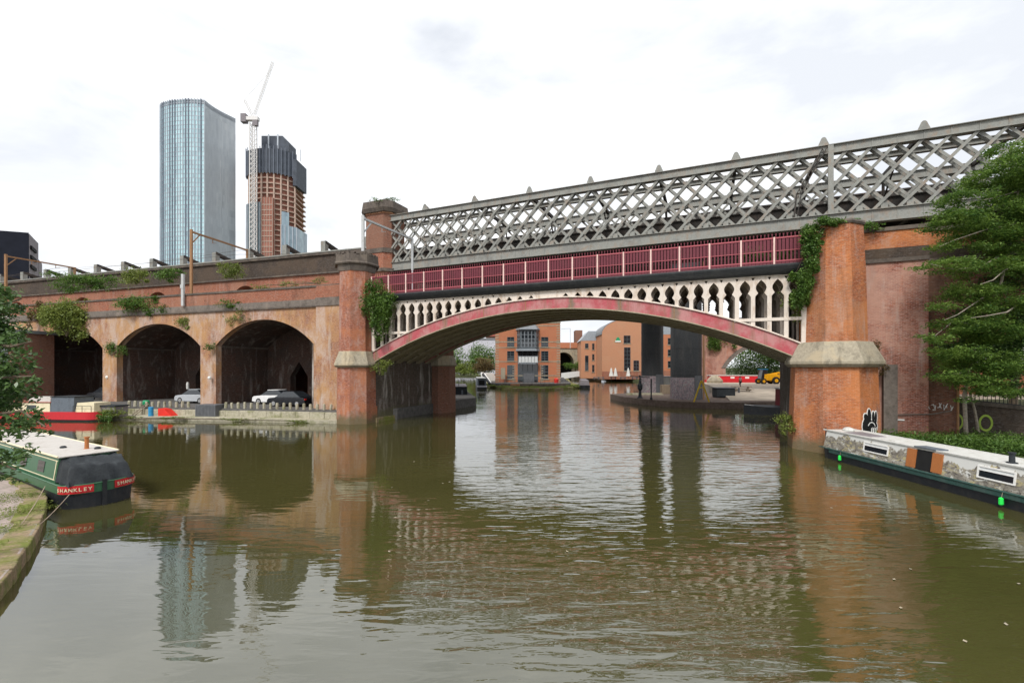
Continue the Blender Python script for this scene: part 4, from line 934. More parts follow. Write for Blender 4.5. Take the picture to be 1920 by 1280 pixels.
for sg in (0, 1):
    A = IB(5.35, 0, 0) if sg == 0 else IB(9.8, -1.5, 0); Bq = IB(6.2, -1.5, 0) if sg == 0 else IB(10.65, 0, 0)
    fr_ = FR((A.x, A.y), (Bq.x - A.x, Bq.y - A.y)); fr2 = fr_
    window(ib, fr2, .15, 1.5, 9.6, 13.7, 2, 4, 'zinc', o=-.05, sill=False)
MB().slab(IP([(5.5, .05), (6.1, -1.6), (9.9, -1.6), (10.5, .05)]), 5.6, 5.85).build('balcony_floor', 'zinc', ib)
m_ = MB()
for i in range(6): m_.box(5.7 + i * .78, 6.4 + i * .78, -1.62, -1.58, 5.95, 7.35, fr=IB)
m_.build('balcony_glass', 'window_frame_white', ib)
MB().box(5.5, 10.5, -1.66, -1.56, 7.36, 7.46, fr=IB).box(5.5, 10.5, -1.66, -1.56, 5.86, 5.94, fr=IB).build('balcony_rail', 'zinc', ib)
MB().box(5.5, 10.5, -.02, .06, 1.1, 8.8, fr=IB).build('glazed_recess', 'glass_dark', ib)
m_ = MB()
for s in (5.5, 6.7, 7.9, 9.1, 10.4): m_.box(s, s + .12, -.08, -.02, 1.1, 8.8, fr=IB)
for z in (3.4, 6.0, 7.2): m_.box(5.5, 10.5, -.09, -.03, z, z + .1, fr=IB)
m_.build('glazing_bars', 'window_frame_grey', ib)
MB().box(6.9, 9.5, -1.0, -.1, 1.05, 3.3, fr=IB).build('porch', 'container_grey', ib)
q = IB(1.9, -1.5, 1.05)
sg = empty('information_board', q, 'pale upright information board left of the island building door', 'sign'); MB().box(1.4, 2.4, -1.52, -1.44, 1.9, 4.6, fr=IB).build('panel', 'sandstone', sg); MB().box(1.35, 1.45, -1.5, -1.4, 1.05, 4.7, fr=IB).box(2.35, 2.45, -1.5, -1.4, 1.05, 4.7, fr=IB).build('posts', 'window_frame_grey', sg)
m_ = MB(); pts_ = [(-3.9, 106), (-1.2, 102.6), (4.4, 100.1), (10.2, 102.4), (13.0, 107)]
for a, b in zip(pts_[:-1], pts_[1:]):
    a, b = Vector((*a, 0)), Vector((*b, 0)); n_ = 6
    for i in range(n_ + 1): p = a.lerp(b, i / n_); m_.box(p.x - .03, p.x + .03, p.y - .03, p.y + .03, 1.05, 1.95)
    for z in (1.5, 1.93): m_.bar(a + Vector((0, 0, z)), b + Vector((0, 0, z)), .05)
tag(m_.build('railing', 'window_frame_grey'), 'low dark post-and-rail railing along the front of the island', 'railing')
tag(MB().slab([(-2.4, 101.6), (-2.5, 101.9), (4.4, 99.3), (11.9, 101.9), (12, 101.6), (4.4, 98.9)], .44, 1.12).build('terrace_wall', 'stone_dark'), 'low dark terrace wall along the mossy island edge', 'wall')
q = at(1043, 709, 108); tag(MB().lathe((q.x, q.y, 1.05), [(.5, 0), (.55, .9), (.3, 1.1)], 10).build('red_planter', 'plastic_red'), 'small red tub at the right corner of the island building', 'tub')
q = at(966, 718, 97.5); tag(MB().box(q.x - 1.0, q.x + 1.0, q.y - .4, q.y + .4, .45, 1.25).build('brick_planter', 'brick_tan', bevel=.05), 'squat brick planter on the mossy front edge of the island', 'planter')

# canal-side building with a barrel gable, far bank on the right
GB = FR((29.7, 150), (1, -.02)); gb = empty('brick_building', (42, 156, .8), 'orange brick building with a big round-topped gable on the far right bank', 'building')
gab = [(0, .8), (0, 15.6)] + [(8.9 - 8.9 * math.cos(math.pi * (.0 + i / 20)), 15.6 + 5.0 * math.sin(math.pi * i / 20)) for i in range(1, 20)] + [(17.8, 15.6), (17.8, .8)]
MB().plate(gab, 0, 16, GB).build('gable_wall', 'brick_modern_pale', gb)
gr2 = [(-.25, 15.5)] + [(8.9 - 9.2 * math.cos(math.pi * i / 20), 15.6 + 5.3 * math.sin(math.pi * i / 20)) for i in range(0, 21)] + [(18.05, 15.5)] + [(8.9 + 8.9 * math.cos(math.pi * i / 20), 15.6 + 5.02 * math.sin(math.pi * i / 20)) for i in range(0, 21)]
MB().plate(gr2, .3, 16.2, GB).build('roof', 'slate', gb)
MB().box(-.03, 17.83, -.05, .0, .8, 3.4, fr=GB).build('brick_plinth', 'brick_upper', gb)
window(gb, GB, 7.1, 9.3, 12.6, 15.2, 2, 2); window(gb, GB, 7.2, 9.3, 3.6, 11.3, 2, 6); window(gb, GB, 12.9, 14.2, 13, 14.9, 1, 2); window(gb, GB, 12.9, 14.2, 9.1, 10.9, 1, 2)
window(gb, GB, 10.3, 12.1, 3.6, 7.0, 2, 3); window(gb, GB, 13.3, 15.2, 3.6, 7.0, 2, 3)
MB().plate([(4.1, 13.0), (6.3, 13.0), (5.5, 14.6), (4.9, 14.6)], -.1, -.002, GB).build('wall_logo', 'plastic_green', gb); MB().box(4.3, 6.1, -.13, -.101, 13.05, 13.5, fr=GB).build('logo_base', 'white_paint', gb)
WB = FR((24.6, 162), (1, -.05))
MB().box(0, 7.2, 0, 14, .8, 14.2, fr=WB).build('left_wing', 'brick_modern_pale', gb)
MB().plate([(-.4, 14.1), (7.6, 14.1), (7.6, 17.6), (2.6, 17.6)], .0, 14, WB).build('wing_roof', 'zinc', gb)
for s, z0, z1 in ((1.4, 11.5, 13.2), (1.4, 3.6, 8.9), (3.9, 11, 13.2), (5.8, 11, 13.2), (3.9, 7.2, 9.4), (5.8, 7.2, 9.4), (3.9, 3, 5.6), (5.8, 3, 5.6)): window(gb, WB, s, s + (1.2 if s < 2 else .8), z0, z1, 1, 2)
RW = FR((47.5, 150.5), (1, -.03))
MB().box(0, 19, 0, 14, .8, 15.6, fr=RW).build('right_wing', 'brick_modern', gb)
MB().plate([(-.2, 15.5), (19.4, 15.5), (17, 19.0), (-.2, 19.0)], .0, 14, RW).build('wing_roof', 'zinc', gb)
MB().box(-.0, 19.03, -.06, .0, .8, 3.6, fr=RW).build('brick_plinth', 'brick_upper', gb)
for s in (1.5, 4.0, 6.5, 9, 11.5, 14.4, 16.6):
    for z0, z1 in ((12.2, 14.4), (8.4, 10.6), (4.6, 6.8)): window(gb, RW, s, s + 1.0, z0, z1, 1, 2)
# terrace life: parasols and tables
par = None
for px, lab in ((1146, 'leftmost closed white parasol by the round-gabled building'), (1154, 'middle closed white parasol by the round-gabled building'), (1178, 'rightmost closed white parasol by the round-gabled building')):
    q = at(px, 708, 146.5)
    if par is None:
        par = empty('parasol', (q.x, q.y, .85), lab, 'parasol', 'closed white parasols on the terrace'); MB().lathe((q.x, q.y, .85), [(.06, 0), (.06, 3.6)], 6).build('pole', 'window_frame_grey', par)
        MB().lathe((q.x, q.y, 0), [(.75, 1.9), (.62, 2.4), (.28, 4.0), (.05, 4.6)], 8).build('canopy', 'boat_white', par)
    else: copy_tree(par, (q.x, q.y, .85), label=lab)
tb = None
for px, lab in ((1118, 'leftmost dark terrace table'), (1127, 'dark terrace table near the wing wall'), (1150, 'dark terrace table under the paired parasols'), (1168, 'dark terrace table left of the right-hand parasol'), (1190, 'rightmost dark terrace table')):
    q = at(px, 709, 147.5)
    if tb is None:
        tb = empty('terrace_table', (q.x, q.y, .82), lab, 'table', 'dark tables on the far terrace'); MB().box(q.x - .9, q.x + .9, q.y - .5, q.y + .5, 1.5, 1.6).build('table_top', 'container_grey', tb)
        for dx in (-.7, .7): MB().box(q.x + dx - .08, q.x + dx + .08, q.y - .3, q.y + .3, .82, 1.5).build('leg', 'container_grey', tb)
        for dy in (-1., 1.): MB().box(q.x - .9, q.x + .9, q.y + dy - .2, q.y + dy + .2, 1.2, 1.3).build('bench', 'container_grey', tb)
    else: copy_tree(tb, (q.x, q.y, .82), label=lab)
q = at(1097, 691, 175); e = empty('lifebuoy_stand', (q.x, q.y, .8), 'round white disc on a post at the end of the white footbridge', 'sign')
MB().box(q.x - .1, q.x + .1, q.y, q.y + .2, .8, 3).build('post', 'window_frame_grey', e); MB().plate(ell(0, 4.2, 1.7, 1.7, 0, 24), 0, .2, FR((q.x, q.y - .2), (1, 0)), [ell(0, 4.2, .9, .9, 0, 20)]).build('ring', 'white_paint', e)
fb = empty('footbridge', (22, 172, .6), 'low white-walled footbridge between the island and the far right bank', 'bridge')
MB().plate([(0, .3), (6, 1.3), (14, 1.5), (18, .6), (18, 2.2), (14, 3.4), (6, 3.3), (0, 2.6)], 0, .4, FR((18.2, 168), (1, 0))).build('parapet', 'window_frame_white', fb)
MB().plate([(0, .3), (6, 1.3), (14, 1.5), (18, .6), (18, 1.0), (14, 1.9), (6, 1.8), (0, 1.0)], .4, 4, FR((18.2, 168), (1, 0))).build('deck', 'stone_dark', fb)
# far pale viaduct with orange parapet
FV = FR((15, 178), (1, .0)); fv = empty('far_viaduct', (24, 180, 0), 'pale stone viaduct arch under an orange brick parapet behind the footbridge', 'viaduct')
o_ = [(-4, 0), (1.2, 0), (1.2, 5)] + arc(5.2, 4, 4.0, 6.6, 14) + [(9.2, 5), (9.2, 0), (20, 0), (20, 12.2), (-4, 12.2)]
MB().plate(o_, 0, 9, FV).build('pale_arch_wall', 'sandstone', fv); MB().box(-4, 20, -.4, 9, 12.21, 14.4, fr=FV).build('orange_parapet', 'brick_modern', fv); MB().box(12.6, 13.0, -.3, -.01, 1, 12.2, fr=FV).build('pier_edge', 'stone_band', fv)
MB().box(-4, 20, 8.5, 9.2, 0, 12, fr=FV).build('dark_arch_backing', 'recess_shade', fv)  # dark sheet added behind the arch so the opening looks shaded
MB().box(13.2, 20, -.1, -.0, .8, 12, fr=FV).build('brown_bay', 'brick_brown', fv)  # brown brick facing over the right part of the pale wall
q = at(1068, 652, 176); tag(MB().tube([(q.x, 174, 12), (q.x, 174, 19.5)], .12, 6).tube([(q.x - 3.4, 174, 19.4), (q.x, 174, 19.6)], .1, 6).build('line_mast', 'pale_metal'), 'thin pale line mast above the orange parapet of the far viaduct', 'mast')
q = at(1090, 640, 190); tag(MB().box(q.x - 1, q.x + 2, 200, 206, 0, 21).build('brick_chimney_block', 'brick_brown'), 'narrow brown brick block rising behind the zinc-roofed wing', 'building')
# lilac warehouse and left far bank
wh = empty('warehouse', (-30, 262, .8), 'long windowless pale lilac warehouse wall seen under the left part of the arch', 'building')
MB().box(-60, 2, 258, 280, .8, 20.4).build('walls', 'wall_lilac', wh); MB().box(-60.3, 2.3, 257.6, 280, 20.4, 21.2).build('roof_edge', 'slate', wh); MB().box(-22, -21.7, 257.8, 258, .8, 20.4).build('drainpipe', 'slate', wh)
rr = empty('red_roofed_house', (-6, 288, .8), 'dark building with a red gable roof behind the lilac warehouse', 'house')
MB().box(-16, 4, 284, 300, .8, 24).build('walls', 'brick_brown', rr); MB().plate([(-17, 24), (5, 24), (-2, 28), (-11, 28)], 283, 300).build('roof', 'roof_red', rr)

# skew brick bridge with a stone arch ring, beyond the boatyard
KB = FR((42.5, 100), (1, -.16)); kb_ = empty('skew_brick_bridge', (56, 100, 1), 'red brick bridge with a stone arch ring, beyond the boatyard and the red boat', 'bridge')
o_ = [(0, 0), (4.2, 0), (4.2, 4.6)] + arc(13.2, 9, 5.2, 4.6, 20) + [(22.2, 4.6), (22.2, 0), (30, 0), (30, 15), (0, 15)]
MB().plate(o_, 0, 9, KB).build('brick_wall', 'brick_pink', kb_)
a1 = arc(13.2, 9, 5.2, 4.6, 20); a2 = arc(13.2, 9.9, 6.0, 4.6, 20); MB().plate(a1 + a2[::-1], -.12, 8, KB).build('arch_ring', 'stone_band', kb_)
MB().box(-.2, 30, -.3, 9, 15, 15.5, fr=KB).build('coping', 'stone_dark', kb_)

# ================================================================== CARS
def car(name, label, x, y, z, rz, paint, L=4.3):
    e = empty(name, (0, 0, 0), label, 'car'); W = .88
    k = L / 4.3
    body = [(-2.15, .30), (-2.12, .62), (-1.95, .82), (-1.0, .92), (1.25, .95), (2.02, .86), (2.15, .55), (2.12, .28), (1.75, .22), (-1.8, .22)]
    b_ = MB(); n = len(body)
    ringv = []
    for yy, sc in ((-W, .93), (-W * .96, 1), (W * .96, 1), (W, .93)):
        for s, zz in body: ringv.append((s * k * (1 if abs(yy) < W else .985), yy, .55 + (zz - .55) * sc))
    fs = [(r * n + i, r * n + (i + 1) % n, (r + 1) * n + (i + 1) % n, (r + 1) * n + i) for r in range(3) for i in range(n)] + [tuple(range(n))[::-1], tuple(3 * n + i for i in range(n))]
    b_.add(ringv, fs); b_.build('body', paint, e, smooth=True, bevel=.03)
    cab = [(-1.25, .90), (-.45, 1.42), (.75, 1.46), (1.65, .93)]
    v = [(s * k, yy * (W - .04 if zz < 1 else W - .22), zz) for yy in (-1, 1) for s, zz in cab]
    MB().add(v, [(0, 1, 2, 3), (7, 6, 5, 4), (0, 4, 5, 1), (1, 5, 6, 2), (2, 6, 7, 3), (0, 3, 7, 4)]).build('cabin_glass', 'glass_dark', e, bevel=.03)
    MB().box(-.5 * k, .78 * k, -(W - .25), W - .25, 1.41, 1.485).build('roof', paint, e, bevel=.03)
    for sx in (-1.35, 1.3):
        for sy in (-1, 1):
            wv = MB(); r0 = .31; ring = []
            for yy in (sy * (W - .18), sy * (W + .01)): ring += [(sx * k + r0 * math.cos(t), yy, r0 + r0 * math.sin(t)) for t in (2 * math.pi * i / 18 for i in range(18))]
            wv.add(ring, [(i, (i + 1) % 18, 18 + (i + 1) % 18, 18 + i) for i in range(18)] + [tuple(range(18)), tuple(range(18, 36))]); wl = wv.build('wheel', 'tyre', e)
            rv_ = MB(); ring = []
            for yy in (sy * (W - .1), sy * (W + .02)): ring += [(sx * k + .2 * math.cos(t), yy, r0 + .2 * math.sin(t)) for t in (2 * math.pi * i / 12 for i in range(12))]
            rv_.add(ring, [(i, (i + 1) % 12, 12 + (i + 1) % 12, 12 + i) for i in range(12)] + [tuple(range(12)), tuple(range(12, 24))]); rv_.build('rim', 'chrome', wl)
    for sy in (-1, 1):
        MB().box(-2.14 * k, -1.98 * k, sy * .62 - .17, sy * .62 + .17, .60, .72).build('headlight', 'lamp_white', e); MB().box(2.02 * k, 2.13 * k, sy * .66 - .14, sy * .66 + .14, .66, .80).build('tail_light', 'plastic_red', e)
    MB().box(-2.165 * k, -2.13 * k, -.26, .26, .36, .48).build('number_plate', 'white_paint', e)
    e.location = (x, y, z); e.rotation_euler = (0, 0, rz); return e
car('parked_car', 'black hatchback parked under the arch nearest the iron bridge, in front of a white car', -21.6, 44.6, .98, R(-14), 'car_black')
car('parked_car', 'white car parked behind the black hatchback under the arch', -24.6, 47.4, .98, R(-12), 'car_white')
car('parked_car', 'silver car half hidden behind the middle arch pier of the viaduct', -33.6, 48.6, .98, R(-15), 'car_silver')
car('parked_car', 'dark car in the gloom under the farthest left arch beside the red narrowboat', -47.4, 53.5, .98, R(-12), 'car_black')

# ================================================================== LEFT QUAY
RWF = FR(RW0, RW1 - RW0); LW = (RW1 - RW0).length
qw = MB()
for i in range(16): qw.box(i * LW / 16 + .01, (i + 1) * LW / 16 - .01, -.16 + rnd.uniform(-.015, .015), .16, .27, .80 + rnd.uniform(-.02, .03), fr=RWF)
tag(qw.build('quay_wall', 'stone_quay', bevel=.02), 'low wall of long pale sleepers at the back of the left quay', 'wall')
bo = None; nb = 34; KC = {True: 0, False: 0}
for i in range(nb):
    s = .3 + (LW - .7) * i / (nb - 1); px = CX + F * RWF(s, 0, 0).x / RWF(s, 0, 0).y
    if 357 < px < 408: continue
    KC[px < 357] += 1; lab = ('%s stubby stone bollard on the quay wall rightwards from the red boat' if px < 357 else '%s stubby stone bollard on the quay wall rightwards from the grey container') % ORD[KC[px < 357] - 1]
    if bo is None:
        bo = tag(MB().lathe((0, 0, 0), [(.13, 0), (.125, .45), (.10, .56)], 6).build('bollard', 'stone_quay', loc=(0, 0, 0)), lab, 'bollard', 'bollards along the quay wall'); b_ = bo
    else: b_ = bo.copy(); COL.objects.link(b_); b_['label'] = lab
    p = RWF(s, .32, .97); b_.location = p; b_.scale = (1, 1, rnd.uniform(.9, 1.12)); b_.rotation_euler = (rnd.uniform(-.06, .06), rnd.uniform(-.05, .05), rnd.uniform(0, 1))
    b_['group'] = 'bollards left of the grey container' if px < 357 else 'bollards right of the grey container'
def qp(px, py, z=.28):
    Y = F * (CZ - z) / (py - HY) - 1.3 * (z == .28);
    return Vector(((px - CX) / F * Y, Y, z))
q = qp(366, 777.5); BX = FR((q.x, q.y), (.95, -.12))
e = empty('grey_container', BX(1.0, .8, .28), 'ribbed dark grey storage container on the quay below the viaduct pier', 'container')
MB().box(0, 2.05, 0, 1.3, .28, 1.34, fr=BX).build('box', 'container_grey', e)
m_ = MB()
for k in range(14): m_.box(.06 + k * .145, .13 + k * .145, -.03, 0, .32, 1.3, fr=BX)
m_.build('ribs', 'container_grey', e)
q = qp(296, 777); fr_ = FR((q.x, q.y), (.98, -.1)); MBx = MB().plate([(0, .28), (1.35, .28), (1.2, .4), (.62, .9), (0, .98)], 0, .8, fr_)
tag(MBx.build('red_skip', 'plastic_red', bevel=.02), 'small bright red wedge-shaped tub on the left quay', 'tub')
q = qp(283, 777); tag(MB().lathe(q, [(.20, 0), (.21, .05), (.2, .4), (.21, .45), (.2, .82), (.17, .85)], 14).build('barrel', 'plastic_blue'), 'upright blue plastic barrel on the quay beside the red tub', 'barrel')
q = at(274, 762, 44.6); tag(MB().lathe((q.x, q.y, 1.0), [(.2, 0), (.3, .15), (.3, .42), (.2, .55)], 14).build('barrel', 'plastic_green'), 'round green tub on top of the quay wall among the bollards', 'tub')
q = qp(253, 775); e = empty('leaning_planks', q, 'old planks leaning on the quay wall left of the blue barrel', 'planks')
for i, dx in enumerate((0, .28)): MB().bar((q.x + dx, q.y - .3, .3), (q.x + dx + .65, q.y + .5, 1.3), .16, .04).build('plank', 'wood_old', e)
q = qp(180, 781.5, .3); SH = FR((q.x, q.y), (.97, -.16))
e = empty('deck_shed', SH(1, .6, .3), 'low white-sided locker with a dark lid at the end of the red narrowboat', 'locker')
MB().box(0, 2.0, 0, 1.2, .3, 1.25, fr=SH).build('locker_body', 'building_grey', e); MB().box(-.08, 2.08, -.08, 1.28, 1.25, 1.36, fr=SH).build('lid', 'canvas_black', e)
q = qp(606, 778); e = empty('garden_chair', q, 'small pale chair on the quay beside the octagonal pier', 'chair')
MB().box(q.x - .25, q.x + .25, q.y - .25, q.y + .25, .70, .75).build('seat', 'pale_metal', e); MB().box(q.x - .25, q.x + .25, q.y + .21, q.y + .26, .75, 1.15).build('backrest', 'pale_metal', e)
for a in (-.22, .22):
    for b in (-.22, .22): MB().box(q.x + a - .02, q.x + a + .02, q.y + b - .02, q.y + b + .02, .28, .70).build('leg', 'pale_metal', e)
q = qp(488, 776); tag(MB().lathe(q, [(.28, 0), (.2, .1), (.05, .34), (.03, .36)], 10).build('red_cone', 'plastic_red'), 'little red cone on the quay in front of the white car', 'cone')
for px, py, lab in ((393, 708, 'small white bulkhead lamp on the brick pier between the two largest arches'), (201, 707, 'small white bulkhead lamp on the brick pier left of the middle arch')):
    Y = 45.9 if px > 300 else 51; q = at(px, py, Y - .12); tag(MB().lathe((q.x, q.y, q.z), [(.1, -.15), (.16, -.05), (.16, .08), (.08, .16)], 10).build('wall_lamp', 'lamp_white'), lab, 'lamp')
q = at(352, 735, 50); e = empty('lamp_stand', (q.x, q.y, 1), 'thin stand with a pale blue-white head under the second arch', 'stand'); MB().tube([(q.x, q.y, .98), (q.x, q.y, 3.0)], .04, 6).build('post', 'container_grey', e); MB().lathe((q.x, q.y, 2.4), [(.13, 0), (.15, .5), (.1, .75)], 8).build('head', 'boat_white', e)
# kiosk with white railing at far left above the bushes
e = empty('platform_hut', (-56, 48, 0), 'dark glazed hut with a white-railed roof deck at the far left end of the viaduct', 'hut')
q = at(-10, 640, 50); KF = FR((-62, 51.5), (.97, -.2)); MB().box(0, 7.0, 0, 4, .9, 8.6, fr=KF).build('hut_walls', 'brick_brown', e); MB().box(-.2, 7.3, -.5, 4.2, 8.6, 8.95, fr=KF).build('hut_roof', 'slate', e)
MB().box(3.6, 6.6, -.06, 0, 5.4, 8.3, fr=KF).build('window', 'glass_dark', e)
m_ = MB()
for i in range(10): m_.box(i * .8, i * .8 + .07, -.4, -.33, 8.95, 11.3, fr=KF)
for z in (9.6, 10.3, 11.2): m_.box(0, 7.3, -.4, -.33, z, z + .08, fr=KF)
m_.build('deck_railing', 'white_paint', e)

# ================================================================== POINT UNDER THE LATTICE BRIDGE
def gp(px, py, z): Y = F * (CZ - z) / (py - HY); return Vector(((px - CX) / F * Y, Y, z))
q = gp(1314, 753, .72); YF = FR((q.x - .9, q.y - .2), (1, -.05)); e = empty('trestle', q, 'yellow painted A-shaped trestle in front of the nearer iron column', 'trestle')
m_ = MB(); MB().bar(YF(-.0, 0, .72), YF(.85, 0, 3.2), .14).build('leg', 'yellow_paint', e); MB().bar(YF(1.75, 0, .72), YF(.9, 0, 3.2), .14).build('leg', 'yellow_paint', e); MB().bar(YF(.6, 0, 2.4), YF(1.15, 0, 2.4), .1).build('crossbar', 'yellow_paint', e)
q = gp(1221, 749, .72); tag(MB().tube([q, q + Vector((0, 0, 2.6))], .09, 8).tube([q, q + Vector((0, 0, .25))], .16, 8).build('post', 'canvas_black'), 'slim black post standing alone on the paved point', 'post')
q = gp(1200, 746, .72); e = empty('capstan', q, 'dark iron capstan with crossed bars at the left of the paved point', 'capstan')
MB().lathe(q, [(.45, 0), (.22, .2), (.16, 1.0), (.32, 1.2), (.34, 1.7), (.2, 1.9), (.12, 2.4), (.1, 3)], 12).build('drum', 'canvas_black', e)
MB().bar(q + Vector((-1.3, 0, 2.9)), q + Vector((1.3, .2, 2.7)), .1).bar(q + Vector((-.2, -1.2, 2.5)), q + Vector((.2, 1.2, 2.9)), .1).build('bars', 'canvas_black', e)
q = gp(1220, 740, .72); tag(MB().box(q.x - 3.6, q.x + 1.8, q.y - .3, q.y + .3, .72, .86).box(q.x - 3.4, q.x + 1.6, q.y - .2, q.y + .2, .86, 1.0).build('stone_slab', 'stone_quay'), 'long low stone step behind the capstan', 'slab')
e = empty('picnic_table', gp(1390, 735, .8), 'wooden picnic table with benches on the yard', 'table'); q = gp(1392, 735, 1.2)
MB().box(q.x - 1.5, q.x + 1.2, q.y - .4, q.y + .4, 1.95, 2.03).build('table_top', 'wood_old', e)
for dy in (-.8, .8): MB().box(q.x - 1.5, q.x + 1.2, q.y + dy - .15, q.y + dy + .15, 1.6, 1.66).build('bench', 'wood_old', e)
for dx in (-1.1, .8): MB().box(q.x + dx - .05, q.x + dx + .05, q.y - .85, q.y + .85, 1.5, 1.58).bar((q.x + dx, q.y - .5, .9), (q.x + dx, q.y - .15, 1.95), .1).bar((q.x + dx, q.y + .5, .9), (q.x + dx, q.y + .15, 1.95), .1).build('leg', 'wood_old', e)
q = gp(1357, 745, .74); e = empty('fuel_tank', q, 'low black tank with a flat lid beside the yellow trestle', 'tank')
MB().box(q.x - 1.2, q.x + 1.3, q.y - .6, q.y + .9, .8, 2.0).build('tank_body', 'canvas_black', e, bevel=.12); MB().box(q.x - 1.3, q.x + 1.4, q.y - .7, q.y + 1.0, 2.0, 2.1).build('lid', 'container_grey', e)
for dx in (-1.0, 1.1): MB().box(q.x + dx - .1, q.x + dx + .1, q.y - .5, q.y + .8, .7, .8).build('foot', 'container_grey', e)
q = gp(1379, 742, .76); e = empty('bench', q, 'slim metal bench frame right of the black tank', 'bench'); MB().box(q.x - .5, q.x + .6, q.y - .2, q.y + .3, 1.2, 1.26).build('seat', 'container_grey', e)
for dx in (-.45, .5): MB().box(q.x + dx - .03, q.x + dx + .03, q.y - .2, q.y + .3, .74, 1.9 if dx > 0 else 1.2).build('leg', 'container_grey', e)
q = gp(1258, 728, 1.0); e = empty('site_cabin', q, 'pale blue cabin seen between the two iron columns', 'cabin')
MB().box(q.x - 3, q.x + 3.5, q.y, q.y + 2.4, .72, 3.0).build('cabin_wall', 'boat_white', e); MB().box(q.x - 3.1, q.x + 3.6, q.y - .1, q.y + 2.5, 3.0, 3.15).build('roof', 'zinc', e)
q = gp(1270, 738, .72); tag(MB().box(q.x - .6, q.x + .5, q.y, q.y + .9, .72, 2.0).build('crate', 'yellow_paint', bevel=.03), 'yellow crate between the two iron columns', 'crate')
q = gp(1252, 738, .72); tag(MB().box(q.x - .9, q.x + .5, q.y, q.y + .9, .72, 2.1).build('crate', 'wood_old', bevel=.03), 'brown wooden crate left of the yellow crate', 'crate')
for px, py, lab in ((1340, 718, 'heap of beige sacks behind the nearer iron column'), (1362, 716, 'brown pile of timber left of the blue-sheeted stack')):
    q = gp(px, py, 1.5); tag(MB().lathe((q.x, q.y, 1.5), [(1.3, 0), (1.4, .5), (1.0, 1.1), (.4, 1.6)], 9, .3, 1.2, .8).build('sack_pile' if px < 1350 else 'timber_pile', 'sandstone' if px < 1350 else 'wood_old'), lab, 'pile')

# yellow digger
def digger():
    e = empty('digger', (0, 0, 0), 'yellow wheeled digger with a dark cab parked beyond the yard', 'digger')
    MB().plate([(-1.0, .7), (2.0, .7), (2.1, 1.7), (1.2, 2.0), (-.9, 1.9)], -.8, .8).build('body', 'digger_yellow', e, bevel=.08)
    MB().plate([(-1.5, 1.0), (-.3, 1.0), (-.35, 2.8), (-1.2, 2.8)], -.75, .75).build('cab', 'glass_dark', e, bevel=.05); MB().box(-1.4, -.2, -.8, .8, 2.8, 2.9).build('cab_roof', 'plastic_blue', e)
    for x, r in ((-1.2, .55), (1.2, .7)):
        for y in (-.95, .95):
            rg = [(x + r * math.cos(t), yy, r + r * math.sin(t)) for yy in (y - .2, y + .2) for t in (2 * math.pi * i / 16 for i in range(16))]
            wl = MB().add(rg, [(i, (i + 1) % 16, 16 + (i + 1) % 16, 16 + i) for i in range(16)] + [tuple(range(16)), tuple(range(16, 32))]).build('wheel', 'tyre', e)
            rg = [(x + r * .5 * math.cos(t), yy, r + r * .5 * math.sin(t)) for yy in (y - .22, y + .22) for t in (2 * math.pi * i / 12 for i in range(12))]
            MB().add(rg, [(i, (i + 1) % 12, 12 + (i + 1) % 12, 12 + i) for i in range(12)] + [tuple(range(12)), tuple(range(12, 24))]).build('rim', 'digger_yellow', wl)
    MB().bar((1.0, .3, 1.9), (2.6, .3, 2.2), .3).bar((2.6, .3, 2.2), (3.0, .3, 1.0), .25).build('arm', 'digger_yellow', e)
    MB().plate([(2.6, .4), (3.4, .4), (3.5, 1.1), (2.8, 1.1)], -.7, .8).build('bucket', 'container_grey', e); return e
dg = digger(); dg.location = (49.6, 88.5, 1.52)

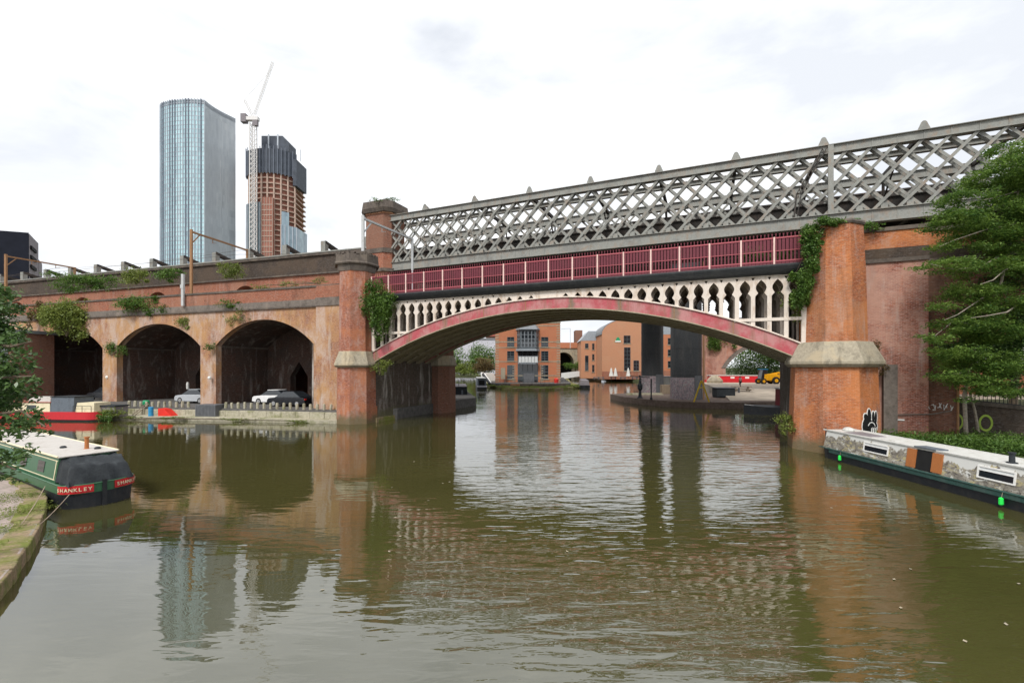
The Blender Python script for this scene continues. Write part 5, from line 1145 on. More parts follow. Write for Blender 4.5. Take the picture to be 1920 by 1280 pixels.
# person walking in the yard
def person(loc, rz, h=1.76):
    e = empty('person', (0, 0, 0), 'person in a pale pink top and dark trousers walking across the boatyard', 'person')
    J = dict(pel=(0, 0, .95), ch=(0, -.02, 1.25), nk=(0, -.02, 1.47), hd=(0, -.04, 1.60), top=(0, -.04, 1.74),
             shl=(-.19, -.01, 1.41), ell=(-.25, .02, 1.13), wrl=(-.25, -.12, .90), shr=(.19, -.01, 1.41), elr=(.25, .06, 1.13), wrr=(.25, .04, .88),
             hpl=(-.09, 0, .90), knl=(-.10, -.13, .50), anl=(-.10, -.05, .09), tol=(-.10, -.24, .04), hpr=(.09, 0, .90), knr=(.10, .02, .50), anr=(.10, .22, .12), tor=(.10, .06, .04))
    rad = dict(pel=.145, ch=.15, nk=.058, hd=.085, top=.06, shl=.07, ell=.045, wrl=.03, shr=.07, elr=.045, wrr=.03, hpl=.095, knl=.06, anl=.042, tol=.035, hpr=.095, knr=.06, anr=.042, tor=.035)
    E = [('pel', 'ch'), ('ch', 'nk'), ('nk', 'hd'), ('hd', 'top'), ('ch', 'shl'), ('shl', 'ell'), ('ell', 'wrl'), ('ch', 'shr'), ('shr', 'elr'), ('elr', 'wrr'), ('pel', 'hpl'), ('hpl', 'knl'), ('knl', 'anl'), ('anl', 'tol'), ('pel', 'hpr'), ('hpr', 'knr'), ('knr', 'anr'), ('anr', 'tor')]
    for wn, sg in (('wrl', -1), ('wrr', 1)):
        x, y, z = J[wn]
        for i in range(4): J[wn + str(i)] = (x + sg * .005, y - .035 + .022 * i, z - .13 - .012 * (i in (1, 2))); rad[wn + str(i)] = .010; E.append((wn, wn + str(i)))
        J[wn + 't'] = (x - sg * .02, y - .06, z - .07); rad[wn + 't'] = .011; E.append((wn, wn + 't'))
    def skin(name, keys, mat, grow=0., parent=e):
        ks = [k for k in J if k in keys]; me = bpy.data.meshes.new(name)
        me.from_pydata([J[k] for k in ks], [(ks.index(a), ks.index(b)) for a, b in E if a in ks and b in ks], [])
        o = bpy.data.objects.new(name, me); COL.objects.link(o); md_ = o.modifiers.new('skin', 'SKIN'); me.skin_vertices or None
        lay = me.skin_vertices[0].data if me.skin_vertices else None
        if lay is None:
            bm2 = bmesh.new(); bm2.from_mesh(me); bm2.verts.layers.skin.verify(); bm2.to_mesh(me); bm2.free(); lay = me.skin_vertices[0].data
        for i, k in enumerate(ks): lay[i].radius = (rad[k] + grow,) * 2; lay[i].use_root = (i == 0)
        o.modifiers.new('sub', 'SUBSURF').levels = 1; o.modifiers['sub'].render_levels = 2; me.materials.append(MATS[mat]); o.parent = parent; return o
    skin('body', list(J), 'skin'); skin('top', ('pel', 'ch', 'shl', 'ell', 'shr', 'elr'), 'cloth_pink', .018); skin('trousers', ('pel', 'hpl', 'knl', 'anl', 'hpr', 'knr', 'anr'), 'cloth_dark', .016)
    MB().lathe((0, -.035, 1.60), [(.07, -.02), (.098, .04), (.09, .11), (.04, .16)], 12).build('hair', 'hair_dark', e, smooth=True)
    e.location = loc; e.rotation_euler = (0, 0, rz); e.scale = (1.08,) * 3; return e
q = gp(1388, 728, 1.4); person((q.x, q.y, 1.42 if q.y < 68 else 1.5), R(200))

# ================================================================== NARROWBOATS
def hull(mb, L, W, fb, bow=2.2, stern=.9, draft=.45, rise=.25):
    """plan outline with a pointed bow (x = L) and rounded stern (x = 0), flared up to the gunwale"""
    def plan(w, ext):
        pts = []
        for i in range(9): t = math.pi / 2 * i / 8; pts.append((stern * (1 - math.cos(t)), w * (.06 + .94 * math.sin(t))))
        for i in range(1, 9): u = i / 8; pts.append((L - bow + bow * u, w * (1 - u ** 2.2)))
        return pts
    rings = []
    for z, w in ((-draft, W * .42), (.0, W * .47), (fb, W * .5)):
        p = plan(w, 0); o = [(x, y) for x, y in p] + [(x, -y) for x, y in reversed(p[:-1])]
        rings.append([(x, y, z + (rise * max(0, (x - (L - bow * 1.4)) / (bow * 1.4)) ** 2 if z > .1 else 0)) for x, y in o])
    n = len(rings[0]); v = [q for r in rings for q in r]
    mb.add(v, [(k * n + i, k * n + (i + 1) % n, (k + 1) * n + (i + 1) % n, (k + 1) * n + i) for k in range(2) for i in range(n)] + [tuple(range(n))[::-1], tuple(2 * n + i for i in range(n))])
    return rings[2]
def cabin(mb, x0, x1, w0, w1, z0, z1, rake=.12):
    return mb.hexa([(x0, -w0, z0), (x1, -w0, z0), (x1, w0, z0), (x0, w0, z0), (x0 + rake, -w1, z1), (x1 - rake, -w1, z1), (x1 - rake, w1, z1), (x0 + rake, w1, z1)])
def place(e, x, y, rz): e.location = (x, y, 0); e.rotation_euler = (0, 0, rz)

# --- long boat with a cabin painted like a stone wall (right); local x runs from its far stern towards the camera
e = empty('narrowboat', (0, 0, 0), 'long narrowboat on the right, white roof and cabin painted like a rough stone wall', 'narrowboat')
L = 18.5
h_ = MB(); rg = hull(h_, L, 2.1, .50, bow=2.5, stern=1.1, rise=.1); h_.build('hull', 'boat_black', e)
m_ = MB(); m_.tube([(0.02, 1.0, .54)] + [(x, 1.055, .54) for x in (1.2, 4, 8, 12, 16)] + [(17.4, .7, .58), (18.4, .05, .62)], .045, 6)
m_.tube([(x, -1.055, .54) for x in (1.0, 4, 8, 12, 16)] + [(17.4, -.7, .58), (18.4, -.05, .62)], .045, 6).build('gunwale_rubbing_strake', 'boat_stripe', e)
m_ = MB(); n_ = 40
for sgn in (-1, 1): m_.add([(x, sgn * (1.062), z) for x in (1.1, 16) for z in (.34, .53)], [(0, 2, 3, 1)])
m_.hexa([(1.1, -1.07, .36), (16, -1.07, .36), (16, -1.04, .36), (1.1, -1.04, .36), (1.1, -1.07, .53), (16, -1.07, .53), (16, -1.04, .53), (1.1, -1.04, .53)]).build('green_band', 'boat_stripe', e)
MB().box(.2, 17, -.98, .98, .50, .53).build('side_deck', 'boat_stripe', e)
cb_ = cabin(MB(), .45, 15.4, .90, .78, .53, 1.40).build('cabin', 'painted_stones', e)
MB().box(.35, 15.45, -.82, .82, 1.401, 1.45).add([], []).build('roof', 'boat_white', e, bevel=.02)
m_ = MB(); m_.tube([(.35, -.80, 1.46), (15.4, -.80, 1.46)], .025, 6).tube([(.35, .80, 1.46), (15.4, .80, 1.46)], .025, 6); m_.build('handrail', 'boat_white', e)
def side(x0, x1, z0, z1, o, sgn=-1):
    """a patch on the raked cabin side"""
    def P(x, z, oo): y = .90 - (z - .53) / .87 * .12; return (x, sgn * (y + oo), z)
    return [P(x0, z0, 0), P(x1, z0, 0), P(x1, z0, o), P(x0, z0, o), P(x0, z1, 0), P(x1, z1, 0), P(x1, z1, o), P(x0, z1, o)]
SG = -1
for x0, x1 in ((3.1, 4.5), (8.3, 9.55), (12.2, 13.4)):
    f = MB()
    for a, b, c, d in ((x0, x1, .80, .85), (x0, x1, 1.20, 1.25), (x0, x0 + .06, .85, 1.20), (x1 - .06, x1, .85, 1.20), (x0 + .06, x1 - .06, 1.08, 1.11)): f.hexa(side(a, b, c, d, .03, SG))
    w_ = f.build('window', 'white_paint', e); MB().hexa(side(x0 + .03, x1 - .03, .83, 1.08, .008, SG)).build('pane', 'glass_dark', w_); MB().hexa(side(x0 + .05, x1 - .05, 1.1, 1.21, .009, SG)).build('pane', 'window_frame_white', w_)
hd_ = MB().hexa(side(5.85, 6.6, .56, 1.38, .012, SG)).build('hatch_opening_shade', 'recess_shade', e)  # near-black patch painted for the shade inside the open hatch
for x0, x1 in ((5.45, 5.87), (6.58, 7.0)): MB().hexa(side(x0, x1, .60, 1.36, .05, SG)).build('hatch_door', 'wood_orange', e)
MB().box(5.75, 6.7, -.84, -.3, 1.452, 1.50).build('hatch_cover', 'canvas_grey', e)
m_ = MB().lathe((9.0, -.35, 1.45), [(.16, 0), (.15, .03), (.085, .05), (.08, .32), (.11, .33), (.11, .38)], 12); m_.build('chimney', 'canvas_black', e)
MB().hexa([(1.5, -.6, 1.452), (3.1, -.5, 1.452), (3.1, .3, 1.452), (1.5, .4, 1.452), (1.6, -.5, 1.49), (3.0, -.45, 1.49), (3.0, .2, 1.49), (1.6, .3, 1.49)]).build('roof_board', 'building_grey', e)
MB().box(3.4, 4.4, -.45, .35, 1.452, 1.475).build('solar_panel', 'boat_white', e); MB().lathe((.95, .1, 1.45), [(.3, 0), (.34, .06), (.22, .16), (.05, .2)], 9, 0, 1, .7).build('white_sack', 'boat_white', e)
MB().box(10.6, 12.4, -.4, .55, 1.452, 1.50).build('solar_panel', 'canvas_grey', e); MB().box(11.0, 14, .2, .6, 1.50, 1.53).build('pole_rack', 'wood_old', e)
m_ = MB().tube([(.1, -.5, .5), (.1, -.5, 1.5)], .03, 6).tube([(.1, .5, .5), (.1, .5, 1.5)], .03, 6).tube([(.1, -.5, 1.35), (.1, .5, 1.35)], .03, 6); m_.build('stern_rail', 'canvas_black', e)
for x in (1.95, 9.35):
    MB().tube([(x, -1.09, .52), (x, -1.12, .36)], .008, 4).build('fender_rope', 'rope', e)
    MB().lathe((x, -1.14, .08), [(.02, .28), (.065, .25), (.07, .05), (.03, 0)][::-1], 10).build('fender', 'fender_green', e)
place(e, 17.6, 24.9, R(-88.6))

# --- green boat with a black stern cover (left); local x from stern towards bow
e = empty('narrowboat', (0, 0, 0), 'green narrowboat at the left with a black canvas stern cover and a red name panel', 'narrowboat')
h_ = MB(); rg = hull(h_, 15, 2.0, .62, bow=2.4, stern=.62, rise=.1); h_.build('hull', 'boat_black', e)
z0, z1 = .60, .86
def band(mb, za, zb_, grow, x1=13):
    p = [(x * 1.0 - (grow if x < .5 else 0), y + math.copysign(grow, y)) for x, y in [(q[0], q[1]) for q in rg] if x <= x1]
    up = [q for q in p if q[1] > 0]; dn = [q for q in p if q[1] < 0]; run = [(x1, up[-1][1])] + up[::-1] + dn[::-1] + [(x1, dn[0][1])]
    run = sorted(up, key=lambda q: -q[0]) + sorted(dn, key=lambda q: q[0]); n = len(run)
    mb.add([(x, y, za) for x, y in run] + [(x, y, zb_) for x, y in run], [(i, i + 1, i + 1 + n, i + n) for i in range(n - 1)]); return run
m_ = MB(); run = band(m_, .50, .80, .012); o = m_.build('counter_band', 'boat_green', e); md_ = o.modifiers.new('t', 'SOLIDIFY'); md_.thickness = .014; md_.offset = 0
MB().tube([(x, y, .80) for x, y in run], .03, 6).build('gunwale', 'boat_green', e); MB().slab([(x, y) for x, y in run], .72, .76).build('deck', 'boat_green', e)
cabin(MB(), 1.32, 13, .92, .80, .76, 1.62, .06).build('cabin', 'boat_green', e); MB().box(1.28, 13.05, -.84, .84, 1.62, 1.67).build('roof', 'boat_roof', e, bevel=.02)
for sgn in (-1, 1): MB().tube([(1.32, sgn * .84, 1.66), (13, sgn * .84, 1.66)], .035, 6).build('handrail', 'boat_cream', e)
m_ = MB()
for za, zb_ in ((.86, .885), (1.5, 1.525)):
    for sgn in (-1, 1):
        y0 = .92 - (za - .76) / .86 * .12; m_.hexa([(1.4, sgn * y0, za), (12.5, sgn * y0, za), (12.5, sgn * (y0 + .012), za), (1.4, sgn * (y0 + .012), za), (1.4, sgn * (y0 - .003), zb_), (12.5, sgn * (y0 - .003), zb_), (12.5, sgn * (y0 + .01), zb_), (1.4, sgn * (y0 + .01), zb_)])
for sgn in (-1, 1): m_.bar((1.45, sgn * .915, .86), (1.48, sgn * .82, 1.52), .03)
m_.build('coach_lines', 'boat_cream', e)
for x in (2.6, 4.6):
    for sgn in (-1, 1): MB().hexa([(x, sgn * .88, 1.0), (x + .7, sgn * .88, 1.0), (x + .7, sgn * .90, 1.0), (x, sgn * .90, 1.0), (x, sgn * .83, 1.38), (x + .7, sgn * .83, 1.38), (x + .7, sgn * .85, 1.38), (x, sgn * .85, 1.38)]).build('window', 'glass_dark', e)
# canvas stern cover, sagging between its hoops
cv = MB(); nx, ny = 12, 20; vs = []
for i in range(nx + 1):
    u = i / nx; x = 1.40 - 1.24 * u; hh = 1.60 - .30 * u ** 1.6; ww = .88 + .02 * math.sin(u * 3)
    if u > .8: hh -= (u - .8) * 1.2; x += (u - .8) * .25
    for j in range(ny + 1):
        v = -1 + 2 * j / ny; y = ww * max(-1, min(1, v * 1.25)); a = abs(v)
        z = hh if a < .72 else hh - (a - .72) / .28 * (hh - .80); y = math.copysign(min(abs(v) / .72, 1) * (ww - .10) + max(0, a - .72) / .28 * .10, v) if a else 0
        z += -.10 * math.sin(math.pi * min(1, u * 1.2)) * (1 - a) + .045 * math.sin(9 * u + 4 * v) * (a < .9) + .03 * math.sin(17 * v + 5 * u) * (a < .9)
        y *= 1 + .04 * math.sin(13 * u + 2 * z) ; vs.append((x + .035 * math.sin(11 * v + 6 * u), y, z))
fs = [(i * (ny + 1) + j, i * (ny + 1) + j + 1, (i + 1) * (ny + 1) + j + 1, (i + 1) * (ny + 1) + j) for i in range(nx) for j in range(ny)]
b0_ = len(vs)
for j in range(ny + 1): x, y, z = vs[nx * (ny + 1) + j]; vs.append((x - .10 - .02 * math.sin(j), y * 1.02, .79))
fs += [(nx * (ny + 1) + j, nx * (ny + 1) + j + 1, b0_ + j + 1, b0_ + j) for j in range(ny)]
cv.add(vs, fs).build('canvas_cover', 'canvas_black', e, smooth=True)
MB().lathe((2.6, -.3, 1.66), [(.12, 0), (.07, .03), (.065, .42), (.09, .43), (.09, .47)], 12).build('chimney', 'wood_orange', e)
for x, y in ((2.2, -.5), (3.6, .1)): MB().lathe((x, y, 1.67), [(.09, 0), (.11, .04), (.06, .08)], 10).build('mushroom_vent', 'canvas_black', e)
# name panels follow the rounded stern
def name_panel(sgn, txt):
    rr_ = [(x, y) for x, y in run if y * sgn > 0 and x < 1.02]; rr_ = sorted(rr_, key=lambda q: q[0])
    a, b = Vector(rr_[0]), Vector(rr_[min(5, len(rr_) - 1)]); d = (b - a).normalized(); nrm = Vector((d.y, -d.x)); nrm = -nrm if nrm.x > 0 else nrm
    return a, b, d, nrm
for sgn in (-1, 1):
    m_ = MB(); rr_ = sorted([(x, y) for x, y in run if y * sgn > .13 and x < .7], key=lambda q: q[0])
    n = len(rr_); q = [(x - .03, y + sgn * .03) for x, y in rr_]; m_.add([(x, y, .53) for x, y in q] + [(x, y, .79) for x, y in q], [(i, i + 1, i + 1 + n, i + n) for i in range(n - 1)])
    nm = m_.build('name_panel', 'boat_red', e); md_ = nm.modifiers.new('t', 'SOLIDIFY'); md_.thickness = .01
for sgn in (1, -1):
    rr_ = sorted([(x, y) for x, y in run if y * sgn > .13 and x < .7], key=lambda q: q[0]); cum = [0.]
    for a, b in zip(rr_[:-1], rr_[1:]): cum.append(cum[-1] + (Vector(b) - Vector(a)).length)
    seq = 'SHANKLEY'; T = cum[-1]
    for i, ch in enumerate(seq):
        # read left to right seen from outside the stern
        f_ = (i + .5) / len(seq); s_ = T * (.06 + .88 * (f_ if sgn == -1 else 1 - f_))
        k_ = max(j for j in range(len(cum)) if cum[j] <= s_); k_ = min(k_, len(cum) - 2)
        a, b = Vector(rr_[k_]), Vector(rr_[k_ + 1]); d = (b - a).normalized(); p = a + d * (s_ - cum[k_]); nrm = Vector((d.y, -d.x)); nrm = -nrm if nrm.dot(Vector((p.x - 1.0, p.y))) < 0 else nrm
        X = Vector((-nrm.y, nrm.x, 0)); M = Matrix(((X.x, 0, nrm.x, p.x + nrm.x * .06), (X.y, 0, nrm.y, p.y + nrm.y * .06), (0, 1, 0, .655), (0, 0, 0, 1)))
        text(ch, .165, 'boat_cream', e, M, 'name_letter')
MB().box(-.08, .0, -.06, .06, -.2, .9).build('rudder_post', 'boat_black', e)
SG_ROT = R(149.5); place(e, -14.25, 15.9, SG_ROT)
def rope(name, a, b, sag, lab):
    a, b = Vector(a), Vector(b); tag(MB().tube([a.lerp(b, t) - Vector((0, 0, sag * math.sin(math.pi * t))) for t in [i / 8 for i in range(9)]], .012, 5).build(name, 'rope'), lab, 'rope')
rope('mooring_rope', (-15.6, 15.2, .82), (-13.6, 12.6, .44), .05, 'mooring rope from the side of the green boat to the mossy kerb')
rope('mooring_rope', (-14.6, 15.0, .6), (-12.9, 12.0, .3), .08, 'mooring rope from the name panel of the green boat down to the kerb')

# --- red and cream boat moored along the left quay
e = empty('narrowboat', (0, 0, 0), 'red-hulled cream narrowboat with a grey canvas cockpit moored by the left quay', 'narrowboat')
h_ = MB(); rg = hull(h_, 16, 2.1, .45, bow=2.2, stern=1.0); h_.build('hull', 'boat_black', e)
m_ = MB(); run = band(m_, .14, .78, .012, 14.5); o = m_.build('red_topsides', 'boat_red', e); md_ = o.modifiers.new('t', 'SOLIDIFY'); md_.thickness = .014; md_.offset = 0
MB().slab(run, .64, .68).build('deck', 'boat_cream', e)
cabin(MB(), 4.3, 14, .90, .80, .68, 1.50).build('cabin', 'boat_cream', e); MB().box(4.25, 14.05, -.86, .86, 1.50, 1.56).build('roof', 'roof_red', e)
cabin(MB(), 2.2, 4.3, .92, .80, .68, 1.95, .05).build('cockpit_cover', 'canvas_grey', e); MB().box(2.15, 4.35, -.84, .84, 1.95, 2.02).build('cockpit_top', 'canvas_black', e)
cabin(MB(), .5, 2.2, .80, .7, .68, 1.5, .1).build('stern_locker', 'boat_cream', e)
cabin(MB(), 4.6, 6.6, .6, .5, 1.56, 1.95, .1).build('hatch_box', 'boat_roof', e)
for x in (5.6, 8.2, 10.6): MB().hexa([(x, -.90, .95), (x + .8, -.90, .95), (x + .8, -.84, .95), (x, -.84, .95), (x, -.86, 1.3), (x + .8, -.86, 1.3), (x + .8, -.80, 1.3), (x, -.80, 1.3)]).hexa([(x, .90, .95), (x + .8, .90, .95), (x + .8, .84, .95), (x, .84, .95), (x, .86, 1.3), (x + .8, .86, 1.3), (x + .8, .80, 1.3), (x, .80, 1.3)]).build('window', 'glass_dark', e)
m_ = MB()
for x in (.6, 1.4, 2.2): m_.tube([(x, -.95, .68), (x, -.95, 1.25)], .02, 5).tube([(x, .95, .68), (x, .95, 1.25)], .02, 5)
m_.tube([(.6, .95, 1.25), (2.2, .95, 1.25)], .02, 5).tube([(.6, -.95, 1.25), (2.2, -.95, 1.25)], .02, 5); m_.build('guard_rail', 'canvas_black', e)
q = qp(190, 790, 0); place(e, q.x - .2, q.y + 1.0, R(176)); e.scale = (1.08, 1.08, 1.08)

# --- black boat beyond the left abutment
e = empty('narrowboat', (0, 0, 0), 'black covered narrowboat moored just beyond the far brown pier of the iron arch', 'narrowboat')
h_ = MB(); rg = hull(h_, 14, 2.1, .6, bow=2.2, stern=.9); h_.build('hull', 'boat_black', e); cabin(MB(), 1.2, 12, .95, .82, .6, 2.05, .1).build('cabin', 'canvas_black', e); MB().box(1.2, 12, -.86, .86, 2.05, 2.1).build('roof', 'building_grey', e)
MB().box(.2, 1.2, -.7, .7, .6, .72).build('stern_deck', 'boat_white', e); MB().tube([(2.5, .3, 2.1), (2.5, .3, 3.0)], .03, 5).build('mast_pole', 'canvas_black', e); MB().box(1.14, 1.19, -.3, -.05, .9, 1.6).build('cabin_door', 'canvas_grey', e)
q = gp(863, 754, 0); place(e, q.x + .1, q.y, R(97))
# --- second boat, beside the island
e = empty('narrowboat', (0, 0, 0), 'dark narrowboat with an open pale-framed stern moored at the left side of the island', 'narrowboat')
h_ = MB(); rg = hull(h_, 16, 2.2, .7, bow=2.2, stern=.9); h_.build('hull', 'boat_black', e); cabin(MB(), 1.4, 14, 1.0, .86, .7, 2.3, .1).build('cabin', 'canvas_grey', e); MB().box(1.38, 1.46, -.6, .6, .9, 1.9).build('stern_opening_shade', 'recess_shade', e); MB().box(1.3, 14, -.95, .95, 2.3, 2.42).build('roof', 'boat_white', e)  # the stern's inner shade is painted as a near-black box
m_ = MB(); run = band(m_, .5, .8, .012, 13); o = m_.build('pale_band', 'wall_lilac', e)
q = gp(904, 730, 0); place(e, q.x, q.y, R(96))
e = empty('lock_gate_beam', (-6, 112, .5), 'black and white sloping balance beam beside the left corner of the island building', 'beam')
a = gp(904, 700, 1.6); MB().bar((-7.4, 116, 3.0), (-5.2, 108, .8), .5, .5).build('beam', 'boat_black', e); MB().bar((-7.1, 116, 3.25), (-4.95, 108, 1.1), .22, .1).build('white_edge', 'white_paint', e); MB().lathe((-7.6, 116.4, 2.2), [(.3, 0), (.4, .6), (.3, 1.3)], 10).build('white_end', 'white_paint', e)
q = at(922, 697, 118); tag(MB().plate([(0, 0), (4.4, 0), (4.2, 1.2), (3.4, 2.1), (1.6, 2.2), (.4, 1.3)], 0, 1.8, lambda s, o, z: Vector((q.x - 3.2 + s, 118 + o, 1.1 + z))).build('covered_cruiser', 'boat_white', bevel=.2), 'white-covered cruiser ashore at the left corner of the island building', 'boat')
# --- grey covered boat right of the island
e = empty('narrowboat', (0, 0, 0), 'grey tarpaulin-covered boat moored at the right tip of the island', 'boat')
h_ = MB(); rg = hull(h_, 12, 2.4, .6, bow=2.2, stern=.9); h_.build('hull', 'boat_black', e); cabin(MB(), .4, 10, 1.1, .8, .6, 1.9, .3).build('tarpaulin', 'building_grey', e, bevel=.15)
q = gp(1097, 728, 0); place(e, q.x, q.y, R(84))
# --- red boat beyond the yard
e = empty('narrowboat', (0, 0, 0), 'long red narrowboat with a white roof lying across the far side of the boatyard', 'narrowboat')
h_ = MB(); rg = hull(h_, 15, 2.1, .6, bow=2, stern=.9); h_.build('hull', 'boat_red', e); cabin(MB(), .8, 13, .95, .82, .6, 1.45, .1).build('cabin', 'boat_red', e); MB().box(.7, 13.1, -.9, .9, 1.45, 1.6).build('roof', 'boat_white', e)
for x in (2, 5, 8, 11): MB().box(x, x + .8, -.97, -.84, .9, 1.25).box(x, x + .8, .84, .97, .9, 1.25).build('window', 'white_paint', e)
q = at(1327, 715, 96); place(e, q.x, 97.5, R(-4)); e.location.z = 1.5
# --- maroon boat at the right abutment
e = empty('narrowboat', (0, 0, 0), 'dark maroon boat with a black bow poking out beside the right abutment', 'narrowboat')
h_ = MB(); rg = hull(h_, 13, 2.2, .75, bow=3.0, stern=.9); h_.build('hull', 'boat_black', e); cabin(MB(), .6, 9.6, 1.0, .95, .75, 2.6, .02).build('cabin', 'boat_maroon', e); MB().box(.5, 9.7, -1.02, 1.02, 2.6, 2.72).build('roof', 'boat_roof', e)
m_ = MB(); m_.tube([(9.8, .98, .78), (11.5, .7, .84), (12.9, .05, .98)], .03, 5).tube([(9.8, -.98, .78), (11.5, -.7, .84), (12.9, -.05, .98)], .03, 5); m_.build('white_gunwale', 'white_paint', e)
place(e, 36.5, 44.6, R(172)); 

# ramp, railings and circles of graffiti beyond the right bank
e = empty('ramp_wall', (28, 27, .8), 'dark sloping ramp wall with yellow-green painted rings at the right edge', 'wall')
RF = FR((25.9, 27.6), (.97, -.22)); MB().plate([(0, .8), (12, .8), (12, 1.5), (0, 2.75)], 0, 3.5, RF).build('ramp_face', 'brick_soot', e); MB().plate([(-.1, 2.75), (12, 1.5), (12, 1.72), (-.1, 2.97)], -.1, 3.6, RF).build('ramp_coping', 'stone_dark', e)
for s in (.9, 2.35): MB().plate(ell(s, 1.55 - s * .03, .36, .5, 0, 20), -.02, -.004, RF, [ell(s, 1.55 - s * .03, .25, .38, 0, 18)]).build('painted_ring', 'graffiti_green', e)
e = empty('black_railing', (28, 26, 2.9), 'black upright railing climbing the ramp at the right edge', 'railing'); m_ = MB()
for k in range(60): s = k * .2; m_.box(s - .012, s + .012, -.06, -.035, 2.9 - s * .104, 4.3 - s * .104, fr=RF)
m_.build('bars', 'canvas_black', e); m_ = MB()
for dz in (0, 1.25): m_.bar(RF(0, -.05, 2.98 + dz), RF(12, -.05, 1.73 + dz), .06)
m_.build('rails', 'canvas_black', e)
e = empty('brick_building', (68, 62, .8), 'orange brick and white building glimpsed through the dark archway at the right edge', 'building')
HB = FR((50, 62), (1, 0)); MB().box(0, 40, 0, 10, .8, 22, fr=HB).build('walls', 'brick_modern', e); MB().box(0, 40, -.05, 0, 4.5, 8, fr=HB).build('white_band', 'white_paint', e)
for s in range(2, 38, 4): window(e, HB, s, s + 1.6, 9.5, 12, 2, 2)

# ================================================================== TREES
def tree(name, label, trunk_pts, r0, limbs, blobs, count, size, mat, seed, bark='bark_pale', **kw):
    e = empty(name, trunk_pts[0], label, 'tree')
    n = len(trunk_pts); MB().tube(trunk_pts, [r0 * (1 - .65 * i / (n - 1)) for i in range(n)], 10).build('trunk', bark, e, smooth=True)
    for l in limbs: MB().tube(l, [r0 * .42 * (1 - .75 * i / (len(l) - 1)) for i in range(len(l))], 7).build('limb', bark, e, smooth=True)
    leaves('crown', blobs, count, size, mat, e, seed=seed, **kw); return e
# right tree: layered sprays reaching out over the boat
bl = []
for px, py, rx, rz, Y in ((1905, 285, 1.2, .35, 23), (1880, 330, 1.7, .5, 23), (1815, 372, 1.2, .28, 22.6), (1890, 395, 1.6, .5, 23), (1800, 415, 1.5, .35, 22.5), (1850, 440, 1.7, .45, 23.5), (1770, 462, .7, .15, 22.3),
                          (1775, 500, 1.3, .22, 22), (1850, 505, 1.5, .3, 22.6), (1905, 480, 1.3, .5, 23.4), (1820, 548, 1.3, .35, 22.6), (1890, 560, 1.5, .5, 23), (1765, 575, .75, .18, 22.2), (1800, 610, 1.2, .3, 22.4),
                          (1870, 620, 1.6, .5, 23), (1750, 632, .8, .15, 22), (1790, 662, 1.2, .3, 22.4), (1855, 680, 1.7, .45, 23), (1780, 702, 1.0, .25, 22.3), (1835, 722, 1.3, .32, 22.6), (1870, 735, 1.0, .2, 22.6), (1808, 750, .55, .12, 22.4), (1955, 350, 1.8, 1.0, 24), (1965, 520, 1.8, 1.3, 24), (1760, 640, .6, .12, 21.8)):
    q = at(px, py, Y); bl.append((tuple(q), (rx, rx * .9, rz)))
g0 = at(1812, 812, 24.5); g0.z = .7
tk = [g0, at(1808, 740, 24.4), at(1830, 640, 24.2), at(1875, 540, 24), at(1900, 430, 24), at(1915, 310, 24)]
lm = [[at(1840, 615, 24.2), at(1790, 600, 23), at(1752, 630, 22.2)], [at(1875, 540, 24), at(1840, 560, 22.8), at(1795, 590, 22), at(1770, 600, 21.8)], [at(1890, 470, 24), at(1840, 500, 22.6), at(1790, 505, 21.8), at(1745, 495, 21.5)],
      [at(1920, 500, 23.4), at(1885, 505, 22.4), at(1862, 525, 21.8), at(1838, 533, 21.4)], [at(1925, 560, 23), at(1888, 585, 22), at(1850, 592, 21.5), at(1820, 596, 21.3)], [at(1900, 420, 24), at(1850, 430, 22.8), at(1790, 450, 22.2), at(1762, 462, 22)], [at(1905, 360, 24), at(1860, 372, 23), at(1815, 380, 22.5)], [at(1818, 690, 24.4), at(1800, 700, 23), at(1778, 702, 22.2)], [at(1822, 700, 24.4), at(1850, 710, 23.2), at(1872, 730, 22.6)]]
rt = random.Random(9)
bl = [(c, (r[0], r[1], r[2] * 1.35)) for c, r in bl]
for _ in range(46):
    px = rt.uniform(1765, 1935); py = rt.uniform(300, 735)
    if px < 1920 - (py - 230) * 1.1: continue
    q = at(px, py, rt.uniform(22, 24.5)); k = rt.uniform(.25, .8); bl.append((tuple(q), (k, k, k * rt.uniform(.3, .7))))
tr1 = tree('leaning_tree', 'big leafy tree at the right edge spreading layered sprays over the stone-painted boat', tk, .10, lm, bl, 92000, .14, 'leaf_tree', 41, flat=.45, clump=.17, nclump=30, aspect=.45)
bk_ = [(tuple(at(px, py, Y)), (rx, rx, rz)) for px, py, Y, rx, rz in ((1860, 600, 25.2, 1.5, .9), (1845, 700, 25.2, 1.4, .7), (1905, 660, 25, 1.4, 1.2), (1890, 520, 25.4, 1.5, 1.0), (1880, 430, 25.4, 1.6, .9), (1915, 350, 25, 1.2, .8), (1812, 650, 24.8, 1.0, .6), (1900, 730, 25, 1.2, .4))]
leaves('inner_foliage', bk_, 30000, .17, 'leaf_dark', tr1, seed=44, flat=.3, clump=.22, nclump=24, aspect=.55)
MB().tube([at(1835, 812, 25.2), at(1828, 770, 25), at(1818, 735, 24.6)], [.07, .06, .05], 7).build('second_stem', 'bark_pale', tr1)
